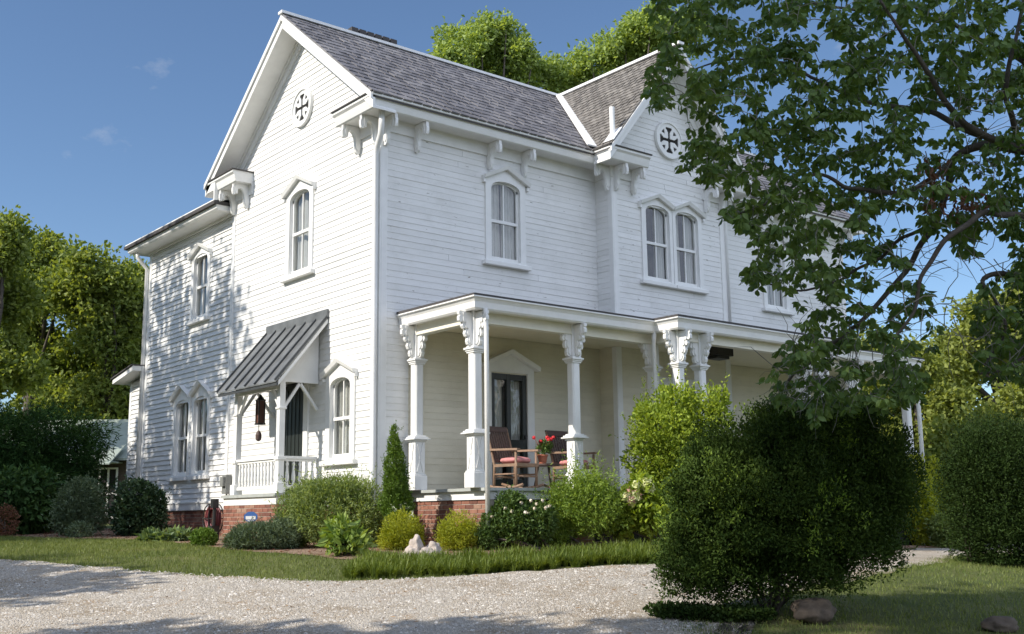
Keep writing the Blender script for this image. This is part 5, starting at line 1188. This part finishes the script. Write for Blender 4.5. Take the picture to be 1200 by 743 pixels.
# ------------------------------------------------------------ hose reel, yard sign, lantern
hx, hy = -.92, 4.55; hz = gz(hx, hy)
hr = empty('hose_reel', (hx, hy, hz), 'red garden hose wound on a black stand against the brick foundation', 'hose reel')
mb = MB(); mb.tube([(hx-.12, hy-.22, hz), (hx-.12, hy-.22, hz+.78)], .035, 8); mb.box(hx-.2, hx-.04, hy-.30, hy-.14, hz-.02, hz+.28); mb.box(hx-.18, hx-.06, hy-.28, hy-.16, hz+.62, hz+.80); mb.bar((hx-.12, hy-.22, hz+.42), (hx, hy+.05, hz+.42), .05); mb.build('stand', M['black'], hr)
mb = MB()
for k, (rr, o_) in enumerate(((.24, 0), (.24, .045), (.24, -.045), (.20, .03), (.20, -.03))):
    mb.tube([(hx+o_-.02, hy+.05+rr*math.cos(a*math.pi/12), hz+.42+rr*math.sin(a*math.pi/12)) for a in range(25)], .022, 6)
mb.build('hose', M['hose'], hr, True)
mb = MB()
for s in (-1, 1): mb.tube([(hx-.02+s*.09, hy+.05+.28*math.cos(a*math.pi/12), hz+.42+.28*math.sin(a*math.pi/12)) for a in range(25)], .012, 6); mb.bar((hx-.02+s*.09, hy+.05, hz+.15), (hx-.02+s*.09, hy+.05, hz+.69), .02); mb.bar((hx-.02+s*.09, hy-.22, hz+.42), (hx-.02+s*.09, hy+.32, hz+.42), .02)
mb.build('reel_rim', M['black'], hr)
sx_, sy_ = -1.3, 2.2; sz_ = gz(sx_, sy_); ys = empty('yard_sign', (sx_, sy_, sz_), 'small blue and white yard sign in front of the brick stoop', 'sign')
YS = Fr((sx_, sy_, sz_), ux, -uy); mb = MB(); mb.fbox(YS, -.012, .012, -.012, .012, 0, .45); mb.build('stake', M['black'], ys)
oc8 = [(.13*math.cos(R(22.5+45*i)), .10*math.sin(R(22.5+45*i))+.5) for i in range(8)]
mb = MB(); mb.prism(oc8, lambda a, b, c: YS(a, c, b), .013, .025); pn = mb.build('panel', M['sign_blue'], ys)
mb = MB(); mb.fbox(YS, -.09, .09, .026, .030, .455, .515); mb.fbox(YS, -.06, .06, .026, .030, .425, .44); mb.build('white_band', M['trim'], pn)
lx, ly, lz = -.50, 3.55, 0; ln_ = empty('hanging_lantern', (lx, ly, 3.3), 'dark hanging lantern on a chain under the side awning', 'lantern')
mb = MB(); mb.tube([(lx, ly, 3.62), (lx, ly, 2.98)], .008, 6); mb.build('chain', M['black'], ln_)
mb = MB(); h = .062
for a in (-h, h):
    for b in (-h, h): mb.bar((lx+a, ly+b, 2.44), (lx+a, ly+b, 2.90), .018)
mb.box(lx-.08, lx+.08, ly-.08, ly+.08, 2.42, 2.45); mb.box(lx-.08, lx+.08, ly-.08, ly+.08, 2.90, 2.92); mb._lathe(Vector((lx, ly, 0)), [(.085, 2.92), (.03, 2.99), (.02, 3.01)], 8); mb.build('cage', M['black'], ln_)
mb = MB(); mb.box(lx-.053, lx+.053, ly-.053, ly+.053, 2.455, 2.895); mb.build('lantern_glass', M['amber'], ln_)
wx, wy = -.50, 3.60; wc = empty('wind_bell', (wx, wy, 2.30), 'small dark bell hanging below the awning lantern', 'wind bell')
mb = MB(); mb.tube([(wx, wy, 2.42), (wx, wy, 2.30)], .006, 6); mb.build('cord', M['black'], wc); mb = MB(); mb._lathe(Vector((wx, wy, 0)), [(.02, 2.10), (.055, 2.13), (.06, 2.22), (.04, 2.28), (.015, 2.31)], 12); mb.build('bell', M['wood_dark'], wc)

# ------------------------------------------------------------ rocking chairs, cushions, table, geranium
CG = 'rocking chairs on the front porch'
def rocking_chair(label):
    t = empty('rocking_chair', (0, 0, 0), label, 'rocking chair', CG)
    w_, wm = .29, M['wood']      # local: faces -y
    back = lambda z: .20+(z-.42)*.30
    for s in (-1, 1):
        MB().tube([(s*w_, .23, .06), (s*w_, .215, .42), (s*w_, back(.8), .8), (s*w_, back(1.10), 1.10)], [.024, .024, .022, .018], 8).build('leg', wm, t, True, True)
        MB().tube([(s*w_, -.27, .06), (s*w_, -.27, .66)], .024, 8).build('leg', wm, t, True, True)
        MB().hexa([(s*.30-.045, .33, .68), (s*.30+.045, .33, .68), (s*.30+.04, .33, .715), (s*.30-.04, .33, .715), (s*.30-.05, -.34, .665), (s*.30+.05, -.34, .665), (s*.30+.045, -.34, .70), (s*.30-.045, -.34, .70)]).build('arm', wm, t, local=True)
        MB().tube([(s*w_, -.42, .075), (s*w_, -.27, .04), (s*w_, -.02, .022), (s*w_, .24, .04), (s*w_, .52, .11)], .024, 6).build('rocker', wm, t, True, True)
    for z, y in ((.22, -.27), (.22, .225)): MB().tube([(-w_, y, z), (w_, y, z)], .016, 6).build('stretcher', wm, t, True, True)
    for s in (-1, 1): MB().tube([(s*w_, -.27, .26), (s*w_, .22, .26)], .016, 6).build('stretcher', wm, t, True, True)
    st = MB(); st.box(-.31, .31, -.31, -.26, .39, .45); st.box(-.31, -.26, -.26, .22, .39, .44); st.box(.26, .31, -.26, .22, .39, .44)
    for i in range(6): st.box(-.255, .255, -.25+i*.078, -.19+i*.078, .425, .443)
    st.build('seat', wm, t, local=True)
    b = MB()
    for i in range(8):
        x = -.235+i*.067; b.hexa([(x-.021, back(.48)-.01, .48), (x+.021, back(.48)-.01, .48), (x+.021, back(.48)+.01, .48), (x-.021, back(.48)+.01, .48), (x-.021, back(1.04)-.01, 1.04), (x+.021, back(1.04)-.01, 1.04), (x+.021, back(1.04)+.01, 1.04), (x-.021, back(1.04)+.01, 1.04)])
    b.bar((-.30, back(1.08), 1.08), (.30, back(1.08), 1.08), .03, .10, (0, .3, 1)); b.bar((-.29, back(.5), .5), (.29, back(.5), .5), .03, .06, (0, .3, 1))
    b.build('backrest', M['wood_dark'], t, local=True)
    return t
def cushion(label, loc, rz):
    bm = bmesh.new(); bmesh.ops.create_uvsphere(bm, u_segments=24, v_segments=12, radius=1)
    for v in bm.verts:
        p = v.co; e = lambda a: math.copysign(abs(a)**.55, a); v.co = Vector((e(p.x)*.24, e(p.y)*.23, p.z*.065+.012*noise.noise(p*2)))
    me = bpy.data.meshes.new('seat_cushion'); bm.to_mesh(me); bm.free(); me.materials.append(M['cushion'])
    for p in me.polygons: p.use_smooth = True
    o = bpy.data.objects.new('seat_cushion', me); col.objects.link(o); o.location = loc; o.rotation_euler = (0, 0, rz); return tag(o, label, 'cushion', 'pink seat cushions')
c1 = rocking_chair('weathered wooden rocking chair left of the geranium pot by the screen door')
c2 = copy_tree(c1); c2['label'] = 'wooden rocking chair right of the geranium pot, behind the second porch post'
for c, (x, y), rz, lab in ((c1, (2.05, -1.25), R(12), 'faded pink cushion on the rocking chair by the screen door'), (c2, (3.64, -1.05), R(6), 'faded pink cushion on the rocking chair behind the porch post')):
    c.location = (x, y, 1.05); c.rotation_euler = (0, 0, rz); v = Matrix.Rotation(rz, 3, 'Z') @ Vector((0, -.03, 0)); cushion(lab, (x+v.x, y+v.y, 1.05+.505), rz)
tx, ty = 2.78, -1.25; tb = empty('side_table', (tx, ty, 1.05), 'small dark table between the two rocking chairs', 'table')
mb = MB(); mb._lathe(Vector((tx, ty, 1.05)), [(.26, .42), (.27, .43), (.27, .455), (.26, .46)], 24); mb.build('tabletop', M['wood_dark'], tb)
for a in range(3):
    ca, sa = math.cos(a*2.09+.4), math.sin(a*2.09+.4); MB().tube([(tx+.22*ca, ty+.22*sa, 1.05), (tx+.12*ca, ty+.12*sa, 1.47)], .015, 6).build('leg', M['wood_dark'], tb, True)
gx, gy, gzz = 2.64, -1.34, 1.51; fp = empty('flower_pot', (gx, gy, gzz), 'terracotta pot of red geraniums on the porch table', 'flower pot')
mb = MB(); mb._lathe(Vector((gx, gy, gzz)), [(.065, 0), (.09, .13), (.10, .13), (.10, .16), (.088, .16), (.08, .135)], 20); mb.build('pot', M['terracotta'], fp)
foliage('foliage', fp, [(gx, gy, gzz+.24, .13, .13, .09), (gx+.08, gy, gzz+.31, .13, .13, .10)], 300, .065, .05, 'leaf_rose', shell=.9)
fl = MB()
for k in range(8):
    c = Vector((gx+random.gauss(.06, .16), gy+random.gauss(-.03, .11), gzz+random.uniform(.32, .48)))
    for j in range(26):
        d = Vector((random.gauss(0, 1), random.gauss(0, 1), random.gauss(0, 1))).normalized(); b = d.orthogonal().normalized(); e = d.cross(b); q_ = c+d*.03
        fl.add([q_+b*.02, q_+e*.02, q_-b*.02, q_-e*.02], [(0, 1, 2, 3)])
    fl.tube([c, Vector((gx, gy, gzz+.22))], .003, 4, False)
fl.build('flowers', M['petal_red'], fp)
